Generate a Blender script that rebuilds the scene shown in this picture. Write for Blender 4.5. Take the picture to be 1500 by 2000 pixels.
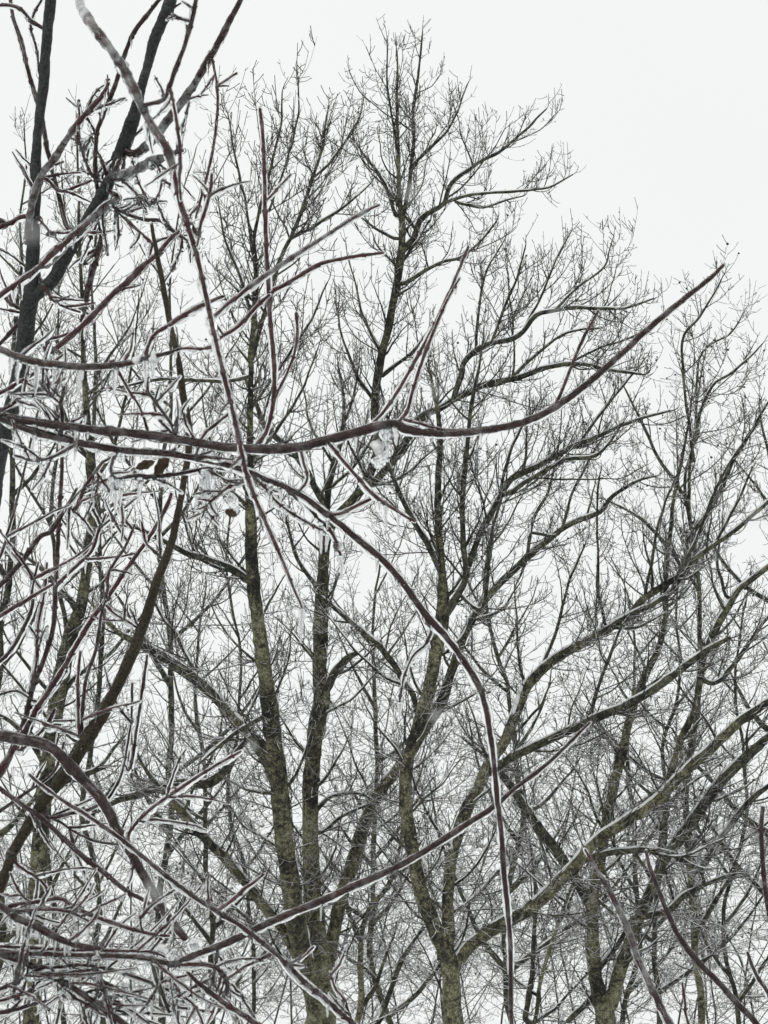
import bpy, math, random
import numpy as np

# ------------------------------------------------------------------ camera, sky, sun, exposure
sc = bpy.context.scene
for o in list(bpy.data.objects):
    bpy.data.objects.remove(o)
F = 3000.0                       # focal length in pixels of the 1500 x 2000 frame
PITCH = math.radians(26.0)
CAM = np.array([0.0, 0.0, 1.6])
FWD = np.array([0.0, math.cos(PITCH), math.sin(PITCH)])
UPV = np.array([0.0, -math.sin(PITCH), math.cos(PITCH)])
RGT = np.array([1.0, 0.0, 0.0])
cam_data = bpy.data.cameras.new("camera")
cam = bpy.data.objects.new("camera", cam_data)
sc.collection.objects.link(cam)
cam.location = CAM
cam.rotation_euler = (math.pi / 2 + PITCH, 0, 0)
cam_data.sensor_fit = 'VERTICAL'
cam_data.sensor_height = 36.0
cam_data.lens = 36.0 * F / 2000.0
cam_data.clip_start = 0.05
cam_data.clip_end = 2000
cam_data.dof.use_dof = True
cam_data.dof.focus_distance = 7.0
cam_data.dof.aperture_fstop = 23.0
sc.camera = cam

SUN_EL, SUN_ROT = math.radians(38), math.radians(215)
world = bpy.data.worlds.new("World")
sc.world = world
world.use_nodes = True
wn, wl = world.node_tree.nodes, world.node_tree.links
wn.clear()
w_out = wn.new('ShaderNodeOutputWorld')
w_sky = wn.new('ShaderNodeTexSky'); w_sky.sky_type = 'NISHITA'; w_sky.sun_disc = False
w_sky.sun_elevation = SUN_EL; w_sky.sun_rotation = SUN_ROT; w_sky.dust_density = 6.0; w_sky.air_density = 2.0
w_b1 = wn.new('ShaderNodeBackground'); w_b1.inputs['Strength'].default_value = 0.05
wl.new(w_sky.outputs[0], w_b1.inputs['Color'])
w_tc = wn.new('ShaderNodeTexCoord')
w_no = wn.new('ShaderNodeTexNoise'); w_no.inputs['Scale'].default_value = 2.2; w_no.inputs['Detail'].default_value = 3
wl.new(w_tc.outputs['Generated'], w_no.inputs['Vector'])
w_cr = wn.new('ShaderNodeValToRGB')
w_cr.color_ramp.elements[0].position = 0.3; w_cr.color_ramp.elements[0].color = (0.925, 0.96, 0.95, 1)
w_cr.color_ramp.elements[1].position = 0.7; w_cr.color_ramp.elements[1].color = (0.96, 0.98, 0.965, 1)
wl.new(w_no.outputs['Fac'], w_cr.inputs['Fac'])
w_b2 = wn.new('ShaderNodeBackground'); w_b2.inputs['Strength'].default_value = 1.0
wl.new(w_cr.outputs[0], w_b2.inputs['Color'])
w_mx = wn.new('ShaderNodeMixShader'); w_mx.inputs[0].default_value = 0.94
wl.new(w_b1.outputs[0], w_mx.inputs[1]); wl.new(w_b2.outputs[0], w_mx.inputs[2])
wl.new(w_mx.outputs[0], w_out.inputs['Surface'])

sun_data = bpy.data.lights.new("sun", 'SUN')
sun_data.energy = 0.8; sun_data.angle = math.radians(35); sun_data.color = (1.0, 0.97, 0.93)
sun = bpy.data.objects.new("sun", sun_data)
sc.collection.objects.link(sun)
sun.rotation_euler = (math.pi / 2 - SUN_EL, 0, math.pi - SUN_ROT)
sun.location = (0, 0, 40)

sc.render.engine = 'CYCLES'
sc.cycles.use_denoising = True
sc.cycles.denoiser = 'OPENIMAGEDENOISE'
sc.cycles.denoising_input_passes = 'RGB_ALBEDO_NORMAL'
sc.cycles.denoising_prefilter = 'ACCURATE'
sc.cycles.max_bounces = 10
sc.cycles.transmission_bounces = 8
sc.cycles.diffuse_bounces = 2
sc.cycles.glossy_bounces = 3
sc.view_settings.view_transform = 'Standard'
sc.view_settings.look = 'None'
sc.view_settings.exposure = 0.0
sc.view_settings.gamma = 1.0

rnd = random.Random(7)
rng = np.random.default_rng(11)
COL = sc.collection


def at(x, y, D):
    x = np.asarray(x, float); y = np.asarray(y, float); D = np.asarray(D, float)
    return CAM + D[..., None] * (FWD + ((x - 750) / F)[..., None] * RGT + ((1000 - y) / F)[..., None] * UPV)


# ------------------------------------------------------------------ materials
def mat(name):
    m = bpy.data.materials.new(name); m.use_nodes = True
    n, l = m.node_tree.nodes, m.node_tree.links
    b = n['Principled BSDF']
    return m, n, l, b


def noise(n, l, scale, detail=4, rough=0.6, stretch=None):
    tc = n.new('ShaderNodeTexCoord')
    no = n.new('ShaderNodeTexNoise')
    no.inputs['Scale'].default_value = scale; no.inputs['Detail'].default_value = detail
    no.inputs['Roughness'].default_value = rough
    if stretch:
        mp = n.new('ShaderNodeMapping'); mp.inputs['Scale'].default_value = stretch
        l.new(tc.outputs['Object'], mp.inputs['Vector']); l.new(mp.outputs[0], no.inputs['Vector'])
    else:
        l.new(tc.outputs['Object'], no.inputs['Vector'])
    return no


def ramp(n, l, src, stops):
    r = n.new('ShaderNodeValToRGB')
    e = r.color_ramp.elements
    e[0].position, e[0].color = stops[0][0], (*stops[0][1], 1)
    e[1].position, e[1].color = stops[-1][0], (*stops[-1][1], 1)
    for p, c in stops[1:-1]:
        q = e.new(p); q.color = (*c, 1)
    l.new(src, r.inputs['Fac'])
    return r


def frost_mix(n, l, b, col_socket, lo, hi, nscale, frost=(0.78, 0.8, 0.8)):
    """snow and rime lying on the upward faces, broken up by noise"""
    g = n.new('ShaderNodeNewGeometry')
    sp = n.new('ShaderNodeSeparateXYZ'); l.new(g.outputs['Normal'], sp.inputs[0])
    no = noise(n, l, nscale, 3)
    ad = n.new('ShaderNodeMath'); ad.operation = 'MULTIPLY_ADD'
    l.new(no.outputs['Fac'], ad.inputs[0]); ad.inputs[1].default_value = 1.4; ad.inputs[2].default_value = -0.7
    a2 = n.new('ShaderNodeMath'); a2.operation = 'ADD'
    l.new(sp.outputs['Z'], a2.inputs[0]); l.new(ad.outputs[0], a2.inputs[1])
    mr = n.new('ShaderNodeMapRange'); mr.inputs['From Min'].default_value = lo; mr.inputs['From Max'].default_value = hi
    l.new(a2.outputs[0], mr.inputs['Value'])
    mx = n.new('ShaderNodeMixRGB'); l.new(mr.outputs[0], mx.inputs['Fac'])
    l.new(col_socket, mx.inputs['Color1']); mx.inputs['Color2'].default_value = (*frost, 1)
    l.new(mx.outputs[0], b.inputs['Base Color'])


def bark(name, stops, scale, fine, frost=None, bump=0.6, rough=0.8, dist=0.02, rgh=0.68, patch=0, moss=None):
    m, n, l, b = mat(name)
    no = noise(n, l, scale, 8, rgh)
    fac = no.outputs['Fac']
    if patch:                     # wet dark patches and lichen-rich ones, a hand or two across
        n3 = noise(n, l, patch, 3, 0.6)
        ma = n.new('ShaderNodeMath'); ma.operation = 'MULTIPLY_ADD'
        l.new(n3.outputs['Fac'], ma.inputs[0]); ma.inputs[1].default_value = 0.6; ma.inputs[2].default_value = -0.265
        m2 = n.new('ShaderNodeMath'); m2.operation = 'ADD'
        l.new(fac, m2.inputs[0]); l.new(ma.outputs[0], m2.inputs[1]); fac = m2.outputs[0]
        if moss:                  # lichen and moss thin out with height above the ground
            g3 = n.new('ShaderNodeNewGeometry'); sz = n.new('ShaderNodeSeparateXYZ'); l.new(g3.outputs['Position'], sz.inputs[0])
            mz = n.new('ShaderNodeMapRange'); mz.inputs['From Min'].default_value = moss[0]; mz.inputs['From Max'].default_value = moss[1]
            mz.inputs['To Min'].default_value = -0.01; mz.inputs['To Max'].default_value = -0.1
            l.new(sz.outputs['Z'], mz.inputs['Value'])
            m3 = n.new('ShaderNodeMath'); m3.operation = 'ADD'
            l.new(fac, m3.inputs[0]); l.new(mz.outputs[0], m3.inputs[1]); fac = m3.outputs[0]
    r = ramp(n, l, fac, stops)
    n2 = noise(n, l, fine, 5, 0.7)
    r2 = ramp(n, l, n2.outputs['Fac'], [(0.38, (0.22, 0.22, 0.22)), (0.58, (1.3, 1.3, 1.3))])
    mu = n.new('ShaderNodeMixRGB'); mu.blend_type = 'MULTIPLY'; mu.inputs['Fac'].default_value = 1
    l.new(r.outputs[0], mu.inputs['Color1']); l.new(r2.outputs[0], mu.inputs['Color2'])
    if frost:
        frost_mix(n, l, b, mu.outputs[0], *frost)
    else:
        l.new(mu.outputs[0], b.inputs['Base Color'])
    b.inputs['Roughness'].default_value = rough
    b.inputs['Specular IOR Level'].default_value = 0.3
    bp = n.new('ShaderNodeBump'); bp.inputs['Strength'].default_value = bump; bp.inputs['Distance'].default_value = dist
    l.new(n2.outputs['Fac'], bp.inputs['Height']); l.new(bp.outputs[0], b.inputs['Normal'])
    return m


M = {}
M['trunk'] = bark('lichen_bark', [(0.37, (0.018, 0.018, 0.016)), (0.46, (0.075, 0.074, 0.052)), (0.54, (0.2, 0.194, 0.112)),
                                  (0.66, (0.34, 0.34, 0.26))], 15.0, 50.0, (0.9, 1.25, 9.0), 1.0, rgh=0.8, patch=2.2, moss=(4.5, 11.5))
M['limb'] = bark('dark_bark', [(0.36, (0.014, 0.015, 0.013)), (0.5, (0.042, 0.043, 0.033)), (0.66, (0.125, 0.123, 0.085))],
                 12.0, 40.0, (0.7, 1.1, 12.0), 0.8, patch=3.0)
M['twig_far_hazy'] = bark('hazy_far_twig_bark', [(0.3, (0.03, 0.027, 0.023)), (0.7, (0.1, 0.09, 0.078))], 3.0, 40.0, (0.0, 0.45, 7.0, (0.86, 0.87, 0.87)), 0.0)  # frosted twigs, made paler than near ones: distance haze painted into the colour
M['shoot'] = bark('rimed_shoot', [(0.3, (0.09, 0.088, 0.084)), (0.7, (0.26, 0.258, 0.25))], 3.0, 40.0, (0.4, 0.9, 6.0), 0.0)
M['twig'] = bark('twig_bark', [(0.3, (0.022, 0.019, 0.016)), (0.7, (0.08, 0.07, 0.058))], 3.0, 40.0, (0.12, 0.5, 7.0, (0.87, 0.88, 0.88)), 0.0)
M['grey_stem'] = bark('grey_stem_bark', [(0.3, (0.02, 0.022, 0.022)), (0.7, (0.048, 0.052, 0.052))], 30.0, 160.0, (1.2, 1.5, 60.0), 0.5, 0.7, 0.003)
M['brown_stem'] = bark('brown_stem_bark', [(0.3, (0.03, 0.022, 0.014)), (0.55, (0.036, 0.028, 0.017)), (0.75, (0.07, 0.058, 0.033))], 30.0, 200.0, None, 0.5, 0.7, 0.002)
M['rimed'] = bark('rimed_brown_bark', [(0.3, (0.02, 0.007, 0.006)), (0.55, (0.045, 0.017, 0.013)), (0.75, (0.075, 0.042, 0.03))], 30.0, 200.0, (0.72, 1.05, 120.0, (0.42, 0.42, 0.4)), 0.4, 0.7, 0.002)
M['red'] = bark('red_twig_bark', [(0.3, (0.022, 0.003, 0.004)), (0.55, (0.07, 0.006, 0.009)), (0.75, (0.095, 0.015, 0.015))], 40.0, 300.0, (0.65, 1.0, 150.0, (0.42, 0.4, 0.4)), 0.3, 0.6, 0.001)
M['darkred'] = bark('dark_twig_bark', [(0.3, (0.014, 0.003, 0.004)), (0.7, (0.052, 0.007, 0.009))], 40.0, 300.0, (0.65, 1.0, 150.0, (0.42, 0.41, 0.4)), 0.4, 0.6, 0.001)
M['ball'] = bark('seed_ball_brown', [(0.3, (0.014, 0.01, 0.008)), (0.7, (0.04, 0.028, 0.02))], 20.0, 60.0, (1.1, 1.4, 30.0), 0.5)

m, n, l, b = mat('clear_ice')
b.inputs['Base Color'].default_value = (0.97, 0.985, 0.99, 1)
b.inputs['Transmission Weight'].default_value = 1.0
b.inputs['IOR'].default_value = 1.31
b.inputs['Roughness'].default_value = 0.02
no = noise(n, l, 130.0, 3)
bp = n.new('ShaderNodeBump'); bp.inputs['Strength'].default_value = 0.2; bp.inputs['Distance'].default_value = 0.002
l.new(no.outputs['Fac'], bp.inputs['Height']); l.new(bp.outputs[0], b.inputs['Normal'])
df = n.new('ShaderNodeBsdfDiffuse'); df.inputs['Color'].default_value = (0.86, 0.88, 0.89, 1)
n4 = noise(n, l, 55.0, 4)
mr = n.new('ShaderNodeMapRange'); mr.inputs['From Min'].default_value = 0.5; mr.inputs['From Max'].default_value = 0.8
mr.inputs['To Max'].default_value = 0.16
l.new(n4.outputs['Fac'], mr.inputs['Value'])
mxs = n.new('ShaderNodeMixShader'); l.new(mr.outputs[0], mxs.inputs[0])
l.new(b.outputs[0], mxs.inputs[1]); l.new(df.outputs[0], mxs.inputs[2])
l.new(mxs.outputs[0], n['Material Output'].inputs['Surface'])
M['ice'] = m
m = m.copy(); m.name = 'rime_ice'
for nd in m.node_tree.nodes:
    if nd.type == 'MAP_RANGE':
        nd.inputs['From Min'].default_value = 0.4; nd.inputs['From Max'].default_value = 0.75; nd.inputs['To Max'].default_value = 0.42
M['rime_ice'] = m

m, n, l, b = mat('snow')
no = noise(n, l, 60.0, 4)
r = ramp(n, l, no.outputs['Fac'], [(0.3, (0.66, 0.68, 0.69)), (0.7, (0.84, 0.85, 0.85))])
l.new(r.outputs[0], b.inputs['Base Color']); b.inputs['Roughness'].default_value = 0.7
M['snow'] = m

m, n, l, b = mat('snowy_ground')
no = noise(n, l, 0.9, 6)
r = ramp(n, l, no.outputs['Fac'], [(0.36, (0.2, 0.17, 0.13)), (0.46, (0.68, 0.69, 0.69)), (0.7, (0.82, 0.83, 0.84))])
l.new(r.outputs[0], b.inputs['Base Color']); b.inputs['Roughness'].default_value = 0.85
bp = n.new('ShaderNodeBump'); bp.inputs['Distance'].default_value = 0.05
l.new(no.outputs['Fac'], bp.inputs['Height']); l.new(bp.outputs[0], b.inputs['Normal'])
M['ground'] = m

m, n, l, b = mat('dead_leaf')
no = noise(n, l, 90.0, 5)
r = ramp(n, l, no.outputs['Fac'], [(0.3, (0.035, 0.022, 0.014)), (0.7, (0.15, 0.1, 0.06))])
l.new(r.outputs[0], b.inputs['Base Color']); b.inputs['Roughness'].default_value = 0.7
M['leaf'] = m


# ------------------------------------------------------------------ mesh helpers
def mesh_obj(name, V, Fc, material, parent=None, smooth=True, loc=None):
    me = bpy.data.meshes.new(name)
    V = np.asarray(V, np.float32); Fc = np.asarray(Fc, np.int32)
    me.vertices.add(len(V)); me.vertices.foreach_set('co', V.ravel())
    k = Fc.shape[1]
    me.loops.add(Fc.size); me.loops.foreach_set('vertex_index', Fc.ravel())
    me.polygons.add(len(Fc))
    me.polygons.foreach_set('loop_start', np.arange(0, Fc.size, k, dtype=np.int32))
    if smooth:
        me.polygons.foreach_set('use_smooth', np.ones(len(Fc), bool))
    me.update(calc_edges=True)
    me.materials.append(material)
    o = bpy.data.objects.new(name, me)
    COL.objects.link(o)
    if parent is not None:
        o.parent = parent
    return o


def place(o, base):
    """keep the vertices in world space while the object's origin moves to its base"""
    base = np.asarray(base, float)
    n = len(o.data.vertices)
    co = np.empty(n * 3, np.float32); o.data.vertices.foreach_get('co', co)
    co = (co.reshape(-1, 3) - base).astype(np.float32)
    o.data.vertices.foreach_set('co', co.ravel())
    off = base.copy()
    p = o.parent
    while p is not None:
        off -= np.array(p.location); p = p.parent
    o.location = off


def norm(v):
    return v / np.maximum(np.linalg.norm(v, axis=-1, keepdims=True), 1e-9)


def tubes(P, R, sides, refs=None, radial=None, caps=False):
    """P (n,K,3), R (n,K) -> verts, quads of n tubes"""
    n, K, _ = P.shape
    T = np.empty_like(P)
    T[:, 1:-1] = P[:, 2:] - P[:, :-2]; T[:, 0] = P[:, 1] - P[:, 0]; T[:, -1] = P[:, -1] - P[:, -2]
    T = norm(T)
    if refs is None:
        refs = norm(rng.normal(size=(n, 3)))
        mean = norm(P[:, -1] - P[:, 0])
        refs = norm(np.cross(mean, refs))
    U = refs[:, None, :] - T * np.sum(T * refs[:, None, :], -1, keepdims=True)
    U = norm(U); W = np.cross(T, U)
    a = np.arange(sides) * 2 * math.pi / sides
    rad = R[:, :, None] * np.ones(sides)
    if radial is not None:
        rad = rad * radial
    V = P[:, :, None, :] + rad[..., None] * (np.cos(a)[None, None, :, None] * U[:, :, None, :] + np.sin(a)[None, None, :, None] * W[:, :, None, :])
    base = (np.arange(n) * K * sides)[:, None, None]
    i = np.arange(K - 1)[None, :, None] * sides
    j = np.arange(sides)[None, None, :]; j2 = (j + 1) % sides
    Q = np.stack([base + i + j, base + i + j2, base + i + sides + j2, base + i + sides + j], -1).reshape(-1, 4)
    return V.reshape(-1, 3), Q


def smooth_noise(n, period, seed_rng=rng):
    m_ = max(2, int(n / max(period, 1)) + 3)
    k = seed_rng.uniform(-1, 1, m_)
    x = np.linspace(0, m_ - 1.001, n); i = x.astype(int); f = x - i; f = f * f * (3 - 2 * f)
    return k[i] * (1 - f) + k[np.minimum(i + 1, m_ - 1)] * f


def catmull(C, step):
    """C (n,c) control rows, first two columns are pixels"""
    C = np.asarray(C, float)
    if len(C) == 2:
        C = np.vstack([C[0], (C[0] + C[1]) / 2, C[1]])
    E = np.vstack([2 * C[0] - C[1], C, 2 * C[-1] - C[-2]])
    out = []
    for i in range(1, len(E) - 2):
        p0, p1, p2, p3 = E[i - 1], E[i], E[i + 1], E[i + 2]
        d = np.linalg.norm(p2[:2] - p1[:2]); k = max(1, int(round(d / step)))
        t = (np.arange(k) / k)[:, None]
        out.append(0.5 * ((2 * p1) + (-p0 + p2) * t + (2 * p0 - 5 * p1 + 4 * p2 - p3) * t ** 2 + (-p0 + 3 * p1 - 3 * p2 + p3) * t ** 3))
    out.append(E[-2][None])
    S = np.vstack(out)
    S[:, 2] = np.maximum(S[:, 2], 0.6)
    return S


class Trace:
    """a branch followed through the picture, standing at its own distance"""
    def __init__(self, pts, D0, slope, step, wob=0.6, parent=None):
        pts = [tuple(p) for p in pts]
        S = catmull(pts, step)
        n = len(S)
        seg = np.r_[0, np.cumsum(np.linalg.norm(np.diff(S[:, :2], axis=0), axis=1))]
        D = D0 * (1 + slope * (np.minimum(seg, 390) if abs(slope) > 1.5 else seg) / F) + D0 * 0.006 * (smooth_noise(n, 12) * np.minimum(1, seg / 60))
        S[:, 0] += smooth_noise(n, 3) * wob * np.minimum(1, seg / 20); S[:, 1] += smooth_noise(n, 3) * wob * np.minimum(1, seg / 20)
        self.x, self.y, self.w, self.D, self.len = S[:, 0], S[:, 1], S[:, 2], D, seg[-1]
        self.P = at(self.x, self.y, D)
        self.R = self.w / 2 * D / F * (0.9 if D0 > 10 else 1.0)


def nearest(traces, x, y):
    best = (1e9, None, 0)
    for t in traces:
        d = np.hypot(t.x - x, t.y - y); i = int(d.argmin())
        if d[i] < best[0]:
            best = (d[i], t, i)
    return best


def empty(name, loc, label, cat, group=None):
    o = bpy.data.objects.new(name, None)
    o.empty_display_size = 0.2
    COL.objects.link(o); o.location = loc
    o['label'] = label; o['category'] = cat
    if group: o['group'] = group
    return o


def to_ground(P, R, flare=1.35, k=8, lean=None):
    """carry the lower end of a stem on to the ground"""
    p0, r0 = P[0], R[0]
    d = norm(P[0] - P[min(3, len(P) - 1)])
    h = p0[2] + 0.15
    lx = 0.25 * d[0] / max(0.3, abs(d[2])) * h if lean is None else lean[0]
    ly = 0.25 * d[1] / max(0.3, abs(d[2])) * h if lean is None else lean[1]
    f = np.linspace(1, 0, k + 1)[:-1]
    E = np.stack([p0[0] + lx * f ** 1.2, p0[1] + ly * f ** 1.2, p0[2] - h * f], -1)
    rr = r0 * (1 + (flare - 1) * f ** 2)
    return np.vstack([E, P]), np.r_[rr, R]


def limb_mesh(name, P, R, material, parent, sides=10, rough=0.07, tipcap=True):
    P = np.asarray(P); R = np.asarray(R).copy()
    n = len(P)
    if tipcap:
        e = P[-1] + norm(P[-1] - P[-2]) * R[-1] * 0.5
        P = np.vstack([P, e, e + norm(P[-1] - P[-2]) * R[-1] * 0.05]); R = np.r_[R, R[-1] * 0.7, R[-1] * 0.05]
        n = len(P)
    R = R * (1 + rough * smooth_noise(n, 2.5))
    radial = 1 + rough * rng.normal(size=(1, n, sides)) * 0.6
    V, Q = tubes(P[None], R[None], sides, radial=radial)
    o = mesh_obj(name, V, Q, material, parent)
    place(o, P[0])
    return o


def snow_cap(t_P, t_R, parent, cover=0.35):
    """snow lying along the upper side of a limb, with gaps"""
    P, R = t_P, t_R
    n = len(P)
    if n < 5: return
    T = norm(np.gradient(P, axis=0))
    up = np.array([0, 0, 1.0]) - T * T[:, 2:3]
    upl = np.linalg.norm(up, axis=1)
    up = up / np.maximum(upl[:, None], 1e-6)
    side = np.cross(T, up)
    cov = np.clip((smooth_noise(n, 5) * 0.9 + (upl - 0.62) * 2.2 + cover) * 1.6, 0, 1)
    cov[0] = cov[-1] = 0
    if cov.max() < 0.3: return
    w = R * (0.2 + 0.62 * cov); h = R * 0.16 + 0.004 + 0.012 * cov
    C = P + up * (R * 0.86 - (1 - cov) * R * 0.75)[:, None]
    a = np.arange(8) * math.pi / 4
    V = C[:, None, :] + (np.cos(a)[None, :, None] * (side * w[:, None])[:, None, :] + np.sin(a)[None, :, None] * (up * h[:, None])[:, None, :]) * (1 + 0.12 * rng.normal(size=(n, 8, 1)))
    i = np.arange(n - 1)[:, None] * 8; j = np.arange(8)[None]; j2 = (j + 1) % 8
    Q = np.stack([i + j, i + j2, i + 8 + j2, i + 8 + j], -1).reshape(-1, 4)
    o = mesh_obj('snow_cap', V.reshape(-1, 3), Q, M['snow'], parent)
    place(o, P[0])


# ------------------------------------------------------------------ ground
gx = np.linspace(-150, 150, 61); gy = np.linspace(-60, 240, 61)
GX, GY = np.meshgrid(gx, gy)
GZ = 0.12 * np.sin(GX * 0.21) * np.cos(GY * 0.17) - 0.12
V = np.stack([GX, GY, GZ], -1).reshape(-1, 3)
i = np.arange(60)[:, None] * 61; j = np.arange(60)[None]
Q = np.stack([i + j, i + j + 1, i + 62 + j, i + 61 + j], -1).reshape(-1, 4)
g = mesh_obj('ground', V, Q, M['ground'])
g['kind'] = 'structure'
g['label'] = 'ground under the trees covered with thin snow'

# ------------------------------------------------------------------ twigs
UP = np.array([0, 0, 1.0])


def grow(starts, dirs, lens, K, up, wander, sag=0.0):
    n = len(starts)
    P = np.empty((n, K, 3)); P[:, 0] = starts
    d = norm(dirs); step = (lens / (K - 1))[:, None]
    for k in range(1, K):
        d = norm(d + UP * (up[:, None] if np.ndim(up) else up) * (k / K) - UP * sag * (1 - k / K) + rng.normal(size=(n, 3)) * wander)
        P[:, k] = P[:, k - 1] + d * step
    return P


def spawn(P, lens, spacing, t0=0.08, t1=0.98):
    """positions, tangents, parameter and parent index for the children along n polylines"""
    n, K, _ = P.shape
    cnt = np.maximum(0, np.floor(lens * (t1 - t0) / spacing + rng.random(n))).astype(int)
    idx = np.repeat(np.arange(n), cnt)
    f = t0 + (t1 - t0) * rng.random(len(idx))
    x = f * (K - 1); i = np.minimum(x.astype(int), K - 2); u = (x - i)[:, None]
    pos = P[idx, i] * (1 - u) + P[idx, i + 1] * u
    tan = norm(P[idx, i + 1] - P[idx, i])
    return pos, tan, f, idx


def side_dirs(tan, amin, amax, flat=0.0):
    r = rng.normal(size=tan.shape)
    s = norm(np.cross(tan, norm(np.cross(tan, r))))
    a = np.radians(rng.uniform(amin, amax, len(tan)))[:, None]
    return tan * np.cos(a) + s * np.sin(a)


def crown(root, traces, px, dens, upb, Lm, balls=0, shoots=1.0, t0=0.25, collect=None):
    """branches, twigs and spurs on the limbs of one tree. px = metres per pixel at the tree"""
    S_, T_, R_, L_, TR = [], [], [], [], []
    for ti, t in enumerate(traces):
        n = len(t.P)
        L = t.len
        cnt = max(2, int(L / (17.0 / dens)))
        a0 = t0 if ti == 0 else 0.06
        f = a0 + (1 - a0) * rng.random(cnt) ** 0.85
        ii = np.clip((f * (n - 1)).astype(int), 0, n - 2)
        vis = (t.y[ii] < 2150)
        ii, f = ii[vis], f[vis]
        S_.append(t.P[ii]); T_.append(norm(t.P[ii + 1] - t.P[ii]))
        rr = np.minimum(t.R[ii] * 0.55, px * rng.uniform(1.1, 2.3, len(ii)))
        R_.append(rr)
        L_.append((45 + 225 * rng.random(len(ii)) ** 1.3) * Lm * px * (1.0 - 0.78 * f))
        # leader continuing the tip
        S_.append(t.P[-1:]); T_.append(norm(t.P[-1:] - t.P[-4:-3])); R_.append(np.array([min(t.R[-1], px * 2.2)])); L_.append(np.array([26 * Lm * px]))
    S0 = np.vstack(S_); T0 = np.vstack(T_); R1 = np.concatenate(R_); L1 = np.concatenate(L_)
    lead = np.concatenate([np.r_[np.zeros(len(s) * 1)] for s in S_])
    d1 = side_dirs(T0, 26, 58)
    k = 0
    for s in S_:                       # leaders keep their direction
        k += len(s)
        if len(s) == 1:
            d1[k - 1] = T0[k - 1]
    d1[:, 1] *= 0.8
    hgt = np.clip(0.15 + 0.85 * (S0[:, 2] / (px / 0.00833) - 7.0) / 6.5, 0.1, 1.0)
    low = (1 - hgt)[:, None]
    d1 = d1 * np.array([1, 1, 1.0]) - UP * d1[:, 2:3] * 0.65 * low
    upb0 = upb; upb = upb * hgt
    P1 = grow(S0, d1, L1, 9, upb * rng.uniform(0.1, 0.65, len(S0)), 0.075, 0.04)
    RR1 = R1[:, None] * np.linspace(1, 0.42, 9)[None]
    V1, Q1 = tubes(P1, RR1, 3)
    # twigs
    p2, t2, f2, i2 = spawn(P1, L1, 15 * px / dens ** 0.3, 0.06)
    L2 = (18 + 85 * rng.random(len(p2)) ** 1.2) * px * Lm * (1.05 - 0.5 * f2)
    d2 = side_dirs(t2, 32, 66)
    d2 = d2 - UP * d2[:, 2:3] * 0.55 * low[i2]
    P2 = grow(p2, d2, L2, 5, upb[i2] * rng.uniform(0.1, 0.8, len(p2)), 0.08, 0.06)
    R2 = np.minimum(R1[i2] * 0.6, px * rng.uniform(0.58, 1.0, len(p2)))
    V2, Q2 = tubes(P2, R2[:, None] * np.linspace(1, 0.6, 5)[None], 3)
    # spurs with little bud knobs
    Vs, Qs = [V1, V2], [Q1, Q2 + len(V1)]
    off = len(V1) + len(V2)
    upb = upb0
    for PP, LL, sp in ((P1, L1, 17.0), (P2, L2, 20.0)):
        p3, t3, f3, i3 = spawn(PP, LL, sp * px, 0.05, 1.0)
        L3 = px * (5 + 24 * rng.random(len(p3)) ** 1.5)
        P3 = grow(p3, side_dirs(t3, 40, 80), L3, 3, 0.5 * upb, 0.12)
        R3 = px * rng.uniform(0.52, 0.85, len(p3))
        V3, Q3 = tubes(P3, R3[:, None] * np.array([1, 0.75, 0.95])[None], 3)
        Vs.append(V3); Qs.append(Q3 + off); off += len(V3)
    # straight one-year shoots near the tips, reaching up
    if shoots > 0:
        m_ = rng.random(len(P1)) < 0.4 * shoots
        p4 = P1[m_][:, -2]; n4 = len(p4)
        if n4:
            d4 = norm(norm(P1[m_][:, -1] - P1[m_][:, -3]) * 0.6 + UP * 0.9 * upb + rng.normal(size=(n4, 3)) * 0.12)
            L4 = px * rng.uniform(16, 58, n4)
            P4 = grow(p4, d4, L4, 5, 0.1 * upb, 0.03)
            V4, Q4 = tubes(P4, (px * rng.uniform(0.58, 0.85, n4))[:, None] * np.linspace(1, 0.75, 5)[None], 3)
            Sv, Sq = [V4], [Q4]
            p5, t5, f5, i5 = spawn(P4, L4, 20 * px, 0.1, 0.75)
            P5 = grow(p5, side_dirs(t5, 40, 65), px * rng.uniform(4, 10, len(p5)), 3, 0.4, 0.05)
            V5, Q5 = tubes(P5, np.full((len(p5), 3), px * 0.85), 3)
            if collect is not None:
                collect.append((V4, Q4))
            so = None if collect is not None else mesh_obj('frosted_shoots', np.vstack([V4, V5]), np.vstack([Q4, Q5 + len(V4)]), M['shoot'], root, smooth=False)
            if so is not None:
                so['kind'] = 'stuff'; place(so, traces[0].P[0])
    if collect is not None:
        collect.append((np.vstack(Vs), np.vstack(Qs)))
        return
    o = mesh_obj('twigs', np.vstack(Vs), np.vstack(Qs), M['twig_far_hazy' if traces[0].D[0] > 29 else 'twig'], root, smooth=False)
    o['kind'] = 'stuff'
    place(o, traces[0].P[0])
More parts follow.
